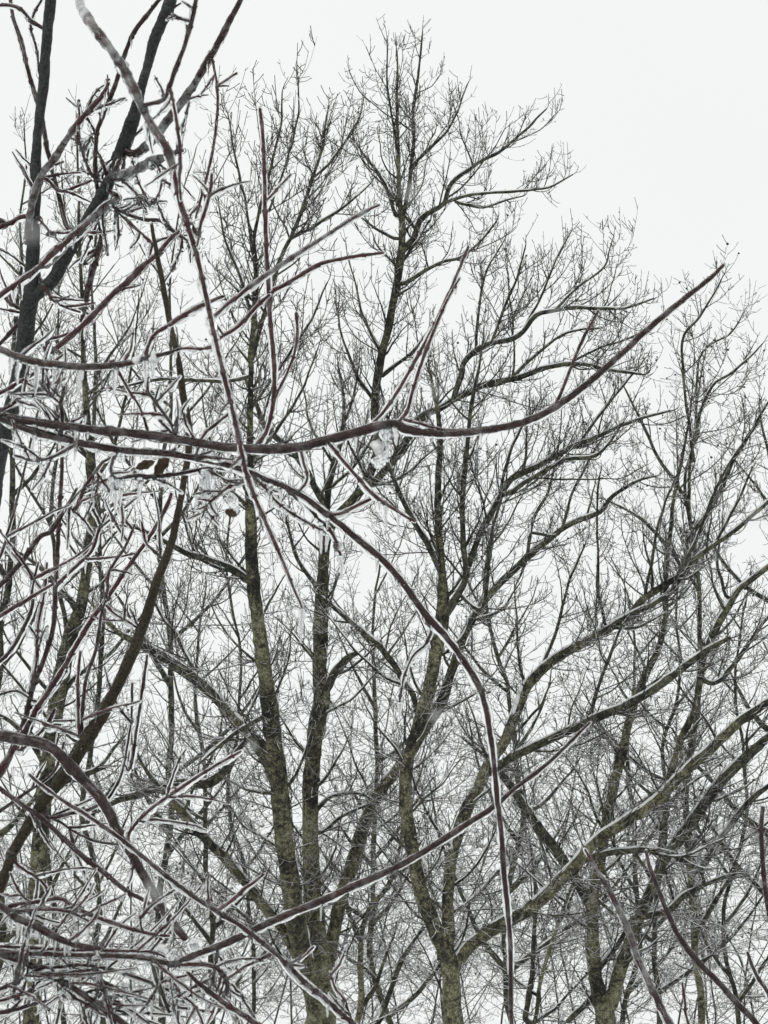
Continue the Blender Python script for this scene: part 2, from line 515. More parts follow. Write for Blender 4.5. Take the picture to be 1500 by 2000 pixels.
    if balls:
        ends = P2[:, -1]
        sel = rng.choice(len(ends), min(balls, len(ends)), replace=False)
        c = ends[sel] - UP * px * 1.6
        # spiky ball: octahedron with raised points
        dirs = norm(np.array([[x, y, z] for x in (-1, 0, 1) for y in (-1, 0, 1) for z in (-1, 0, 1) if (x, y, z) != (0, 0, 0)], float))
        tri = []
        r_ = px * rng.uniform(1.3, 2.3, len(c))
        Vb, Qb = [], []
        lat = [(-1.0, 0.05), (-0.5, 0.9), (0.2, 1.0), (0.8, 0.6), (1.0, 0.05)]
        for c_, rr in zip(c, r_):
            ring = np.array([[math.cos(a) * q * rr * (1 + 0.25 * ((ai + li) % 2)), math.sin(a) * q * rr * (1 + 0.25 * ((ai + li) % 2)), h * rr]
                             for li, (h, q) in enumerate(lat) for ai, a in enumerate(np.arange(6) * math.pi / 3)]) + c_
            b0 = sum(len(v) for v in Vb) if False else len(Vb) * 30
            Vb.append(ring)
            for li in range(4):
                for a in range(6):
                    Qb.append((b0 + li * 6 + a, b0 + li * 6 + (a + 1) % 6, b0 + li * 6 + 6 + (a + 1) % 6, b0 + li * 6 + 6 + a))
        o = mesh_obj('seed_balls', np.vstack(Vb), np.array(Qb), M['ball'], root, smooth=False)
        o['kind'] = 'stuff'
        place(o, traces[0].P[0])


def auto_limbs(tr, n, up=0.75, lmin=180, lmax=420, spread_=1.0, y_top=None):
    """pixel polylines of plausible limbs leaving a far trunk"""
    out = []
    for k in range(n):
        f = 0.06 + 0.88 * (k + rnd.random()) / n
        i = int(f * (len(tr.x) - 1))
        x, y, w = tr.x[i], tr.y[i], tr.w[i] * 0.6
        s = -1 if (k % 2) else 1
        ang = math.radians(rnd.uniform(28, 62)) * s * spread_
        L = rnd.uniform(lmin, lmax) * (1.1 - 0.5 * f)
        pts = [(x, y, max(w, 3))]
        m_ = 5
        for q in range(1, m_ + 1):
            x += math.sin(ang) * L / m_; y -= math.cos(ang) * L / m_
            ang *= 0.86; ang += rnd.uniform(-0.13, 0.13)
            pts.append((x, y, max(2.5, w * (1 - 0.75 * q / m_))))
        out.append(pts)
    return out


def side_limbs(tr, per=150.0):
    out = []
    if tr.w.max() < 9: return out
    s = rnd.uniform(40, 120); step = tr.len / (len(tr.x) - 1); sd = rnd.choice((-1, 1))
    while s < tr.len * 0.92:
        i = int(s / step)
        if tr.y[i] < 2080:
            a = math.atan2(tr.x[min(i + 2, len(tr.x) - 1)] - tr.x[i - 2 if i > 1 else 0], tr.y[i - 2 if i > 1 else 0] - tr.y[min(i + 2, len(tr.x) - 1)])
            a = a * 0.7 + sd * math.radians(rnd.uniform(28, 60))
            L = rnd.uniform(110, 260) * (1.05 - 0.75 * s / tr.len); x, y = tr.x[i], tr.y[i]; w = min(tr.w[i] * 0.5, rnd.uniform(4.5, 8))
            pts = [(x, y, w)]
            for q in range(1, 6):
                x += math.sin(a) * L / 5; y -= math.cos(a) * L / 5
                a = a * 0.88 + rnd.uniform(-0.2, 0.2)
                pts.append((x, y, max(2.4, w * (1 - 0.13 * q))))
            out.append(pts); sd = -sd
        s += rnd.uniform(0.6, 1.4) * per
    return out


def build_tree(label, D, polys, dens=1.0, upb=1.0, Lm=1.0, balls=0, shoots=1.0, auto=0, autokw=None, slope=0.5, t0=0.25, snow=0.55, name='bare_tree', side=0):
    px = D / F
    traces = []
    tr = Trace(polys[0], D, rnd.uniform(-0.06, 0.06), 14, 1.2)
    if auto:
        tr.x += 26 * smooth_noise(len(tr.x), 22) + 6 * smooth_noise(len(tr.x), 7); tr.P = at(tr.x, tr.y, tr.D); tr.R = tr.R * 0.68
    traces.append(tr)
    P, R = to_ground(tr.P, tr.R)
    root = empty(name, P[0], label, 'tree', 'bare trees standing in the background wood')
    o = limb_mesh('trunk', P, R, M['limb' if auto > 6 else 'trunk'], root, 14)
    extra = auto_limbs(tr, auto, **(autokw or {})) if auto else []
    todo = [(p, 'limb') for p in list(polys[1:]) + extra]
    first = len(todo)
    if side: todo += [(p, 'branch') for p in side_limbs(tr, side)]
    k = 0
    while k < len(todo):
        pts, part = todo[k]; k += 1
        d, pt, i = nearest(traces, pts[0][0], pts[0][1])
        D0 = pt.D[i]
        if 2 < d:
            pts = [(pt.x[i], pt.y[i], min(pt.w[i] * 0.9, pts[0][2] * 1.1))] + list(pts)
        sl = rnd.choice((-1, 1)) * rnd.uniform(0.15, 1.0) * slope
        t = Trace(pts, D0, sl, 11, 1.3)
        traces.append(t)
        wmax = float(t.w.max())
        if side and part == 'limb': todo += [(p, 'branch') for p in side_limbs(t, side)]
        lo = limb_mesh(part, t.P, t.R, M['trunk'] if wmax > 25 else M['limb'], root, 10 if wmax > 10 else 7)
        if wmax > 6:
            snow_cap(t.P, t.R, lo, snow)
    crown(root, traces, px, dens, upb, Lm, balls, shoots, t0)
    return root, traces


T1 = [
    [(628, 2030, 66), (626, 1960, 66), (625, 1900, 60), (616, 1820, 48), (610, 1740, 39), (607, 1650, 37), (606, 1560, 36), (611, 1470, 36), (622, 1400, 36),
     (629, 1370, 35), (625, 1300, 33), (627, 1200, 31), (632, 1100, 24), (640, 1040, 22), (665, 1005, 22), (690, 978, 22), (718, 935, 20), (738, 872, 18), (731, 800, 18), (742, 715, 18),
     (758, 640, 17), (772, 570, 17), (783, 510, 17), (786, 450, 14), (780, 380, 10), (778, 290, 8), (776, 190, 6), (776, 110, 4)],
    [(622, 1990, 46), (608, 1925, 46), (590, 1860, 44), (575, 1780, 42), (563, 1690, 40), (552, 1610, 40), (545, 1540, 40), (533, 1440, 38), (525, 1370, 36), (508, 1240, 30), (495, 1140, 29), (490, 1050, 26),
     (487, 920, 17), (490, 780, 13), (491, 680, 12), (500, 560, 10), (497, 470, 8), (510, 400, 7), (530, 320, 6), (548, 245, 5), (550, 180, 3)],
    [(640, 1880, 34), (655, 1805, 30), (672, 1735, 30), (692, 1675, 30), (715, 1600, 28), (742, 1545, 27), (775, 1505, 26), (805, 1462, 27), (835, 1415, 28), (862, 1370, 25), (883, 1310, 21),
     (910, 1233, 19), (937, 1187, 18), (967, 1150, 17), (1000, 1118, 16), (1033, 1083, 15), (1067, 1057, 14), (1117, 1023, 12), (1173, 1000, 11), (1190, 975, 9), (1213, 957, 8), (1253, 937, 6), (1277, 930, 4)],
    [(640, 1345, 20), (652, 1318, 19), (668, 1297, 17), (688, 1280, 13), (700, 1274, 10)],
    [(638, 1010, 16), (640, 970, 15), (648, 930, 14), (656, 895, 13), (668, 850, 10), (672, 790, 7), (662, 720, 5)],
    [(634, 985, 15), (615, 950, 15), (598, 920, 15), (570, 880, 14), (540, 855, 13), (518, 835, 12), (500, 790, 9), (470, 720, 6)],
    [(700, 965, 18), (745, 925, 17), (775, 890, 16), (797, 855, 16), (822, 815, 16), (860, 798, 15), (887, 780, 14), (917, 767, 13), (950, 750, 12), (1000, 740, 12), (1033, 730, 11),
     (1067, 717, 10), (1110, 712, 9), (1143, 713, 8), (1187, 723, 7), (1253, 730, 5)],
    [(887, 775, 13), (900, 735, 13), (907, 707, 12), (933, 683, 12), (960, 670, 11), (1000, 663, 11), (1023, 647, 10), (1047, 617, 10), (1083, 607, 9), (1127, 600, 8), (1167, 602, 7), (1217, 603, 6), (1250, 593, 5), (1277, 583, 3)],
    [(787, 490, 14), (805, 470, 13), (820, 430, 12), (845, 410, 11), (867, 397, 10), (883, 357, 9), (933, 320, 8), (975, 297, 7), (1000, 277, 6), (1040, 240, 5), (1068, 212, 3)],
    [(867, 397, 8), (900, 385, 7), (950, 378, 6), (1000, 375, 6), (1040, 372, 5), (1080, 362, 4), (1120, 340, 3)],
    [(890, 395, 6), (915, 402, 6), (945, 405, 5), (990, 390, 4), (1020, 385, 3)],
    [(785, 440, 11), (797, 370, 9), (808, 280, 8), (808, 207, 7), (818, 140, 5), (824, 70, 4)],
    [(773, 420, 9), (757, 375, 8), (735, 333, 7), (715, 310, 5), (703, 290, 4)],
    [(770, 465, 7), (740, 450, 6), (707, 427, 4)],
    [(775, 290, 7), (764, 220, 5), (755, 160, 4), (757, 90, 3)],
    [(800, 330, 6), (840, 290, 6), (875, 255, 5), (895, 215, 4), (912, 165, 3)],
    [(747, 733, 10), (777, 710, 8), (810, 683, 7), (845, 640, 5)],
    [(793, 553, 10), (827, 530, 8), (867, 510, 7), (900, 503, 6), (940, 470, 5), (968, 437, 4)],
    [(780, 520, 8), (815, 470, 5), (840, 430, 4)],
    [(493, 700, 10), (520, 600, 10), (550, 500, 9), (575, 450, 9), (593, 400, 8), (610, 353, 7), (630, 287, 6), (637, 225, 4)],
    [(567, 467, 7), (633, 430, 6), (677, 400, 5), (725, 358, 3)],
    [(615, 345, 6), (643, 320, 6), (672, 280, 5), (695, 243, 3)],
    [(520, 420, 6), (550, 345, 5), (567, 290, 5), (583, 220, 4), (583, 160, 3)],
    [(497, 520, 7), (482, 410, 6), (460, 310, 5), (445, 225, 3)],
    [(492, 620, 8), (470, 540, 6), (440, 470, 5), (425, 380, 3)],
    [(486, 1135, 18), (457, 1115, 17), (423, 1100, 16), (383, 1087, 14), (350, 1073, 12), (327, 1060, 9), (290, 1040, 7), (255, 1028, 6), (227, 1026, 5), (203, 1040, 3)],
    [(560, 1585, 26), (530, 1505, 25), (500, 1450, 24), (460, 1408, 24), (433, 1377, 23), (407, 1350, 23), (377, 1323, 22), (343, 1297, 22), (310, 1277, 20), (280, 1263, 17), (240, 1240, 13), (215, 1220, 9), (180, 1180, 6)],
    [(377, 1310, 10), (363, 1277, 9), (340, 1233, 8), (313, 1200, 6), (290, 1150, 4)],
    [(585, 1880, 26), (560, 1827, 22), (520, 1777, 21), (488, 1735, 20), (450, 1690, 19), (400, 1637, 19), (377, 1613, 18), (350, 1580, 17), (325, 1555, 13), (290, 1510, 8), (262, 1460, 5)],
    [(490, 735, 8), (440, 745, 8), (393, 743, 8), (333, 740, 7), (277, 747, 6), (230, 757, 4)],
    [(535, 1480, 14), (500, 1440, 12), (470, 1460, 11), (420, 1525, 20), (347, 1530, 20), (283, 1547, 18), (223, 1567, 12), (190, 1585, 6)],
    [(530, 1395, 10), (500, 1408, 10), (460, 1433, 9), (420, 1465, 7), (390, 1490, 4)],
    [(607, 1600, 9), (640, 1560, 8), (690, 1548, 7), (735, 1565, 5)],
    [(628, 1625, 8), (670, 1595, 7), (720, 1570, 5)],
    [(540, 1550, 8), (490, 1545, 6), (440, 1520, 4)],
    [(960, 670, 7), (985, 600, 6), (1010, 540, 5), (1025, 480, 3)],
    [(1023, 645, 6), (1060, 570, 5), (1085, 510, 4), (1110, 460, 3)],
    [(1085, 605, 6), (1130, 560, 5), (1180, 520, 4), (1195, 470, 2.5)],
    [(930, 685, 7), (935, 610, 6), (950, 530, 5), (985, 470, 3)],
    [(1000, 738, 7), (1050, 690, 6), (1110, 650, 5), (1170, 640, 3)],
    [(1110, 710, 6), (1170, 680, 5), (1240, 655, 4), (1290, 620, 2.5)],
    [(735, 790, 8), (700, 740, 7), (670, 660, 5), (655, 590, 3)],
    [(745, 690, 7), (710, 620, 6), (695, 560, 4), (680, 500, 3)],
    [(665, 840, 7), (690, 780, 6), (700, 720, 4)],
    [(620, 1150, 9), (580, 1090, 8), (560, 1020, 6), (540, 960, 4)],
    [(490, 900, 8), (540, 840, 7), (590, 760, 5), (620, 680, 3)],
    [(490, 800, 7), (560, 700, 6), (610, 620, 5), (640, 550, 3)],
    [(490, 1000, 8), (440, 940, 7), (410, 860, 5), (395, 780, 3)],
]
T3 = [
    [(885, 2030, 46), (883, 1980, 45), (880, 1900, 41), (872, 1862, 38), (845, 1805, 34), (822, 1740, 33), (802, 1640, 30), (792, 1560, 28), (796, 1490, 27), (815, 1425, 25), (832, 1367, 28), (847, 1300, 28),
     (862, 1220, 32), (866, 1170, 28), (862, 1110, 18), (854, 1000, 15), (856, 930, 14), (860, 860, 12), (850, 780, 8), (838, 720, 5)],
    [(876, 1840, 30), (874, 1760, 25), (880, 1690, 25), (892, 1640, 26), (915, 1570, 26), (937, 1530, 25), (957, 1490, 24), (985, 1447, 23), (1005, 1400, 23), (1028, 1345, 23), (1050, 1317, 22), (1077, 1293, 21),
     (1117, 1267, 21), (1165, 1242, 20), (1200, 1220, 19), (1235, 1196, 18), (1258, 1170, 16), (1290, 1148, 15), (1333, 1120, 14), (1362, 1088, 12), (1400, 1060, 11), (1450, 1023, 10), (1500, 980, 9), (1540, 940, 6)],
    [(958, 1505, 18), (1000, 1480, 18), (1050, 1455, 18), (1100, 1432, 18), (1167, 1402, 18), (1233, 1373, 18), (1277, 1347, 17), (1320, 1317, 16), (1353, 1290, 14), (1377, 1273, 13), (1402, 1258, 11), (1425, 1247, 9)],
    [(1160, 1246, 13), (1210, 1213, 13), (1253, 1190, 12), (1300, 1165, 11), (1327, 1138, 9), (1345, 1108, 7), (1370, 1060, 4)],
    [(888, 1885, 34), (905, 1862, 30), (930, 1838, 28), (960, 1815, 28), (1007, 1790, 28), (1050, 1763, 27), (1083, 1730, 27), (1123, 1690, 26), (1150, 1657, 25), (1187, 1627, 25), (1230, 1600, 24), (1273, 1570, 23),
     (1310, 1537, 22), (1353, 1493, 22), (1383, 1467, 21), (1410, 1440, 20), (1443, 1410, 19), (1473, 1390, 18), (1510, 1362, 16), (1560, 1330, 10)],
    [(1135, 1680, 16), (1157, 1673, 15), (1200, 1664, 14), (1250, 1660, 14), (1293, 1663, 13), (1320, 1673, 12), (1350, 1690, 10), (1375, 1698, 7), (1400, 1695, 4)],
    [(868, 1200, 22), (895, 1160, 15), (910, 1120, 13), (903, 1040, 12), (904, 960, 11), (911, 880, 10), (922, 790, 8), (933, 730, 6), (945, 660, 4)],
    [(910, 1120, 13), (935, 1050, 13), (967, 990, 14), (1000, 935, 14), (1050, 910, 13), (1080, 893, 12), (1117, 873, 11), (1150, 860, 10), (1200, 837, 8), (1260, 815, 6), (1310, 803, 4)],
    [(990, 965, 10), (1033, 938, 10), (1080, 910, 9), (1110, 898, 9), (1160, 890, 8), (1185, 872, 6), (1215, 830, 4)],
    [(862, 1120, 13), (830, 1055, 12), (793, 990, 11), (777, 957, 10), (757, 905, 8), (735, 850, 5)],
    [(815, 1390, 14), (807, 1360, 13), (783, 1320, 13), (747, 1267, 13), (713, 1237, 12), (660, 1193, 10), (620, 1160, 6)],
    [(1030, 1345, 8), (1015, 1300, 6), (1010, 1230, 5), (1005, 1150, 3)],
    [(1185, 1230, 7), (1170, 1160, 6), (1168, 1090, 5), (1166, 1010, 5), (1170, 930, 4)],
    [(1150, 1405, 9), (1170, 1340, 8), (1195, 1270, 7), (1215, 1220, 5)],
    [(1030, 1085, 8), (1040, 1020, 7), (1070, 960, 6), (1090, 890, 4)],
    [(1090, 1042, 7), (1120, 960, 6), (1150, 900, 5), (1190, 830, 3)],
    [(1060, 1300, 8), (1090, 1220, 7), (1110, 1140, 6), (1145, 1060, 4)],
    [(975, 985, 8), (985, 920, 7), (1010, 850, 6), (1050, 790, 4)],
    [(1130, 870, 7), (1170, 810, 6), (1220, 750, 5), (1260, 700, 3)],
    [(1260, 1165, 8), (1275, 1090, 7), (1290, 1010, 6), (1320, 930, 4)],
    [(1330, 1118, 8), (1370, 1030, 7), (1400, 950, 6), (1440, 880, 4)],
    [(1400, 1058, 7), (1440, 980, 6), (1470, 910, 4)],
    [(940, 1190, 8), (955, 1110, 7), (960, 1040, 5), (975, 980, 3)],
    [(890, 1780, 9), (930, 1750, 8), (975, 1700, 7)],
]
T4 = [
    [(1182, 2030, 46), (1180, 1975, 44), (1163, 1910, 31), (1157, 1833, 28), (1158, 1760, 25), (1170, 1700, 23), (1181, 1630, 21), (1192, 1567, 22), (1203, 1520, 23), (1213, 1483, 24), (1222, 1440, 20), (1231, 1400, 18),
     (1250, 1345, 17), (1270, 1300, 15), (1287, 1265, 14), (1300, 1200, 12), (1303, 1100, 10), (1318, 960, 8), (1335, 880, 6), (1350, 800, 4)],
    [(1150, 1765, 22), (1127, 1720, 21), (1100, 1680, 21), (1077, 1647, 20), (1057, 1623, 20), (1037, 1590, 19), (1013, 1557, 18), (985, 1520, 15), (950, 1480, 10), (900, 1440, 6)],
    [(1190, 1965, 32), (1208, 1905, 28), (1226, 1850, 27), (1245, 1805, 25), (1262, 1762, 24), (1278, 1725, 22), (1292, 1683, 21), (1295, 1630, 19), (1297, 1583, 18), (1308, 1520, 17), (1323, 1467, 16), (1336, 1430, 15),
     (1358, 1383, 15), (1369, 1317, 15), (1375, 1280, 15), (1397, 1233, 15), (1418, 1193, 15), (1443, 1153, 14), (1473, 1127, 13), (1510, 1100, 11), (1560, 1060, 7)],
    [(1290, 1690, 24), (1317, 1655, 24), (1360, 1593, 24), (1400, 1537, 23), (1443, 1493, 22), (1473, 1463, 20), (1510, 1432, 17), (1570, 1380, 9)],
    [(1262, 1790, 15), (1307, 1777, 15), (1333, 1750, 14), (1367, 1733, 11), (1400, 1717, 8), (1440, 1705, 4)],
    [(1370, 1700, 13), (1400, 1650, 14), (1433, 1603, 14), (1457, 1573, 13), (1477, 1553, 12), (1510, 1527, 9), (1550, 1490, 5)],
    [(1418, 1163, 8), (1408, 1130, 7), (1402, 1105, 6), (1405, 1040, 4)],
    [(1395, 1335, 10), (1425, 1310, 10), (1460, 1260, 9), (1495, 1210, 7), (1530, 1160, 4)],
    [(1165, 1895, 14), (1190, 1865, 12), (1210, 1840, 11), (1235, 1790, 8)],
    [(1160, 1945, 13), (1135, 1970, 12), (1110, 1995, 11)],
]
T0 = [
    [(60, 2030, 40), (66, 1900, 38), (72, 1760, 37), (80, 1620, 36), (93, 1483, 34), (106, 1400, 33), (120, 1310, 33), (140, 1233, 32), (160, 1175, 27), (172, 1090, 22), (180, 1010, 20), (178, 930, 18), (173, 840, 16), (165, 740, 12),
     (160, 600, 9), (155, 450, 7), (152, 330, 5), (150, 230, 3)],
    [(150, 1200, 15), (143, 1180, 15), (113, 1147, 13), (80, 1110, 10), (40, 1080, 6)],
    [(110, 1380, 13), (140, 1330, 10), (180, 1290, 7), (205, 1210, 4)],
    [(175, 900, 9), (140, 840, 8), (110, 760, 6), (80, 640, 4)],
    [(178, 950, 9), (215, 890, 8), (240, 800, 7), (260, 700, 5), (270, 590, 3)],
    [(160, 600, 7), (185, 480, 5), (195, 380, 4)],
    [(158, 520, 6), (130, 430, 5), (120, 330, 3)],
    [(93, 1500, 14), (60, 1450, 12), (20, 1410, 9), (-30, 1380, 6)],
    [(90, 1560, 14), (140, 1520, 12), (190, 1500, 9), (240, 1440, 5)],
]
build_tree('tall forked tree with two olive lichen-covered trunks left of centre and the highest crown', 25.0, T1, 0.66, 1.35, 0.88, 24, 1.5, slope=0.5, t0=0.02, side=85)
build_tree('olive-barked tree right of the forked pair, with long snow-lined limbs sweeping right', 23.0, T3, 0.66, 1.0, 1.0, 150, 1.2, slope=0.5, t0=0.02, side=75)
build_tree('twin-stemmed tree at lower right with one arm leaning left', 27.0, T4, 0.42, 0.95, 1.0, 150, 0.9, slope=0.5, t0=0.02, side=95)
build_tree('stout leaning tree with dark mottled trunk near the left edge', 26.0, T0, 0.48, 1.25, 1.0, 20, 1.0, slope=0.5, t0=0.02, side=95)

FAR = [
    ('slim pale olive tree behind the dark stems near the left edge', 33, [[(186, 2040, 17), (188, 1500, 16), (187, 1100, 15), (185, 815, 13), (183, 650, 10), (178, 520, 7), (172, 380, 4)]], 8, 0.6, {}),
    ('thin olive tree at far left between icy twigs', 36, [[(115, 2040, 17), (113, 1500, 16), (108, 1000, 13), (100, 860, 11), (92, 700, 8), (90, 560, 5)]], 7, 0.55, {}),
    ('slender grey tree left of the forked pair', 32, [[(472, 2040, 14), (468, 1600, 12), (464, 1380, 10), (463, 1180, 8), (463, 1030, 7), (458, 860, 5)]], 7, 0.5, {'lmin': 120, 'lmax': 260}),
    ('small leaning olive tree between the two big trunks', 31, [[(698, 2040, 21), (697, 1930, 20), (699, 1850, 18), (713, 1783, 17), (738, 1745, 16), (755, 1718, 14), (772, 1660, 12), (780, 1590, 10), (770, 1500, 7), (775, 1420, 5)],
        [(700, 1830, 12), (680, 1780, 9), (668, 1700, 6)], [(705, 2038, 12), (745, 1985, 11), (777, 1893, 11), (800, 1850, 9), (830, 1810, 5)]], 4, 0.55, {'lmin': 100, 'lmax': 240}),
    ('dark slim tree leaning right beside the twin-stemmed one', 33, [[(1040, 2040, 14), (1052, 1960, 13), (1067, 1900, 12), (1100, 1807, 12), (1127, 1747, 10), (1150, 1650, 8), (1165, 1540, 6)],
        [(1025, 1990, 12), (1037, 1917, 11), (1043, 1833, 10), (1045, 1740, 7), (1035, 1640, 4)]], 5, 0.55, {'lmin': 120, 'lmax': 260}),
    ('straight olive trunk tree behind the right twin stem', 34, [[(1283, 2040, 19), (1284, 1940, 18), (1288, 1867, 17), (1293, 1783, 16), (1300, 1650, 14), (1308, 1480, 12), (1300, 1300, 9), (1315, 1120, 6)]], 9, 0.6, {}),
    ('grey-brown tree low at right edge', 32, [[(1449, 2040, 15), (1447, 1950, 15), (1437, 1860, 13), (1432, 1700, 12), (1440, 1500, 10), (1450, 1300, 8), (1462, 1120, 5)]], 8, 0.55, {}),
    ('bare tree whose crown fills the upper left corner edge', 35, [[(-10, 2040, 28), (-6, 1600, 26), (5, 1200, 22), (18, 850, 16), (28, 600, 11), (32, 400, 7), (30, 250, 4)]], 9, 0.55, {'lmin': 160, 'lmax': 320}),
    ('bare tree beyond the right edge leaning into the picture', 33, [[(1590, 2040, 34), (1570, 1700, 30), (1550, 1400, 25), (1530, 1150, 18), (1512, 950, 12), (1500, 800, 6)]], 9, 0.6, {'lmin': 180, 'lmax': 380}),
    ('many-limbed tree with seed balls forming the right shoulder of the wood', 30, [[(1350, 2040, 24), (1356, 1700, 21), (1352, 1400, 18), (1345, 1200, 15), (1340, 1050, 12), (1350, 920, 9), (1370, 800, 6), (1392, 690, 4)],
        [(1340, 1060, 10), (1390, 990, 10), (1420, 927, 9), (1443, 880, 8), (1467, 843, 7), (1493, 800, 5), (1530, 740, 3)], [(1345, 1000, 8), (1350, 890, 7), (1383, 767, 6), (1433, 727, 5), (1490, 672, 3)],
        [(1355, 900, 7), (1340, 780, 6), (1333, 667, 6), (1365, 620, 5), (1393, 577, 4), (1412, 540, 2.5)], [(1360, 860, 6), (1367, 700, 5), (1427, 650, 4), (1456, 602, 2.5)],
        [(1345, 980, 8), (1290, 900, 7), (1250, 820, 6), (1220, 760, 4)], [(1345, 1120, 9), (1280, 1040, 8), (1230, 1000, 6), (1190, 980, 4)]], 4, 0.8, {'lmin': 160, 'lmax': 320}),
    ('far tree behind the centre fork', 40, [[(985, 2040, 22), (990, 1800, 20), (1000, 1550, 16), (985, 1300, 13), (970, 1100, 9), (980, 900, 5)]], 10, 0.55, {}),
    ('far tree between the forked pair and the small leaning tree', 42, [[(745, 2040, 20), (740, 1750, 18), (728, 1450, 15), (735, 1250, 10), (720, 1080, 6)]], 9, 0.5, {'lmin': 140, 'lmax': 300}),
    ('far tree behind the left icy shrub', 40, [[(330, 2040, 22), (322, 1700, 20), (310, 1300, 17), (318, 1000, 14), (335, 780, 11), (355, 560, 8), (372, 400, 5), (392, 290, 3)]], 12, 0.55, {}),
    ('far tree standing behind the left base of the forked pair', 38, [[(415, 2040, 20), (410, 1800, 18), (420, 1550, 14), (405, 1350, 10), (415, 1150, 6)]], 8, 0.5, {'lmin': 140, 'lmax': 300}),
    ('far tree seen through the lower right tangle of twigs', 41, [[(1235, 2040, 18), (1230, 1800, 16), (1222, 1550, 14), (1240, 1350, 10), (1225, 1180, 6)]], 9, 0.5, {'lmin': 140, 'lmax': 300}),
]
for label, D, polys, na, dens, kw in FAR:
    na = int(na * 1.25)
    build_tree(label, D, polys, dens * 0.75, 0.95, 0.95, 110 if 'seed balls' in label else 12, 0.8, auto=na, autokw=kw, slope=0.7, t0=0.02, snow=0.3)

# a far thicket of saplings behind the trunks: one mass of stems and twigs
col = []
for k in range(40):
    x = -60 + 1620 * (k + rnd.random()) / 40
    D = rnd.uniform(44, 56); top = rnd.uniform(1330, 1800)
    lean = rnd.uniform(-190, 190)
    tr = Trace([(x, 2080, 4.5), (x + lean * 0.25, 1900, 4), (x + lean * 0.65, (1900 + top) / 2, 3.5), (x + lean, top, 3)], D, 0.0, 14, 2.0)
    P, R = to_ground(tr.P, tr.R)
    V, Q = tubes(P[None], R[None], 6)
    col.append((V, Q))
    ts = [tr]
    for pts in auto_limbs(tr, 6, lmin=140, lmax=340):
        t = Trace(pts, D, rnd.uniform(-0.8, 0.8), 12, 1.5)
        V, Q = tubes(t.P[None], t.R[None], 4); col.append((V, Q)); ts.append(t)
    crown(None, ts, D / F * 0.85, 0.42, 0.7, 1.1, 0, 0.5, 0.02, collect=col)
off = 0; Vs, Qs = [], []
for v, q in col:
    Vs.append(v); Qs.append(q + off); off += len(v)
o = mesh_obj('thicket', np.vstack(Vs), np.vstack(Qs), M['twig_far_hazy'], smooth=False)
o['kind'] = 'stuff'; o['label'] = 'far thicket of bare frosted saplings behind the trunks'; o['category'] = 'thicket'
# ------------------------------------------------------------------ foreground: ice-glazed branches
def tube_one(P, R, sides, radial=None):
    return tubes(P[None], R[None], sides, radial=radial)


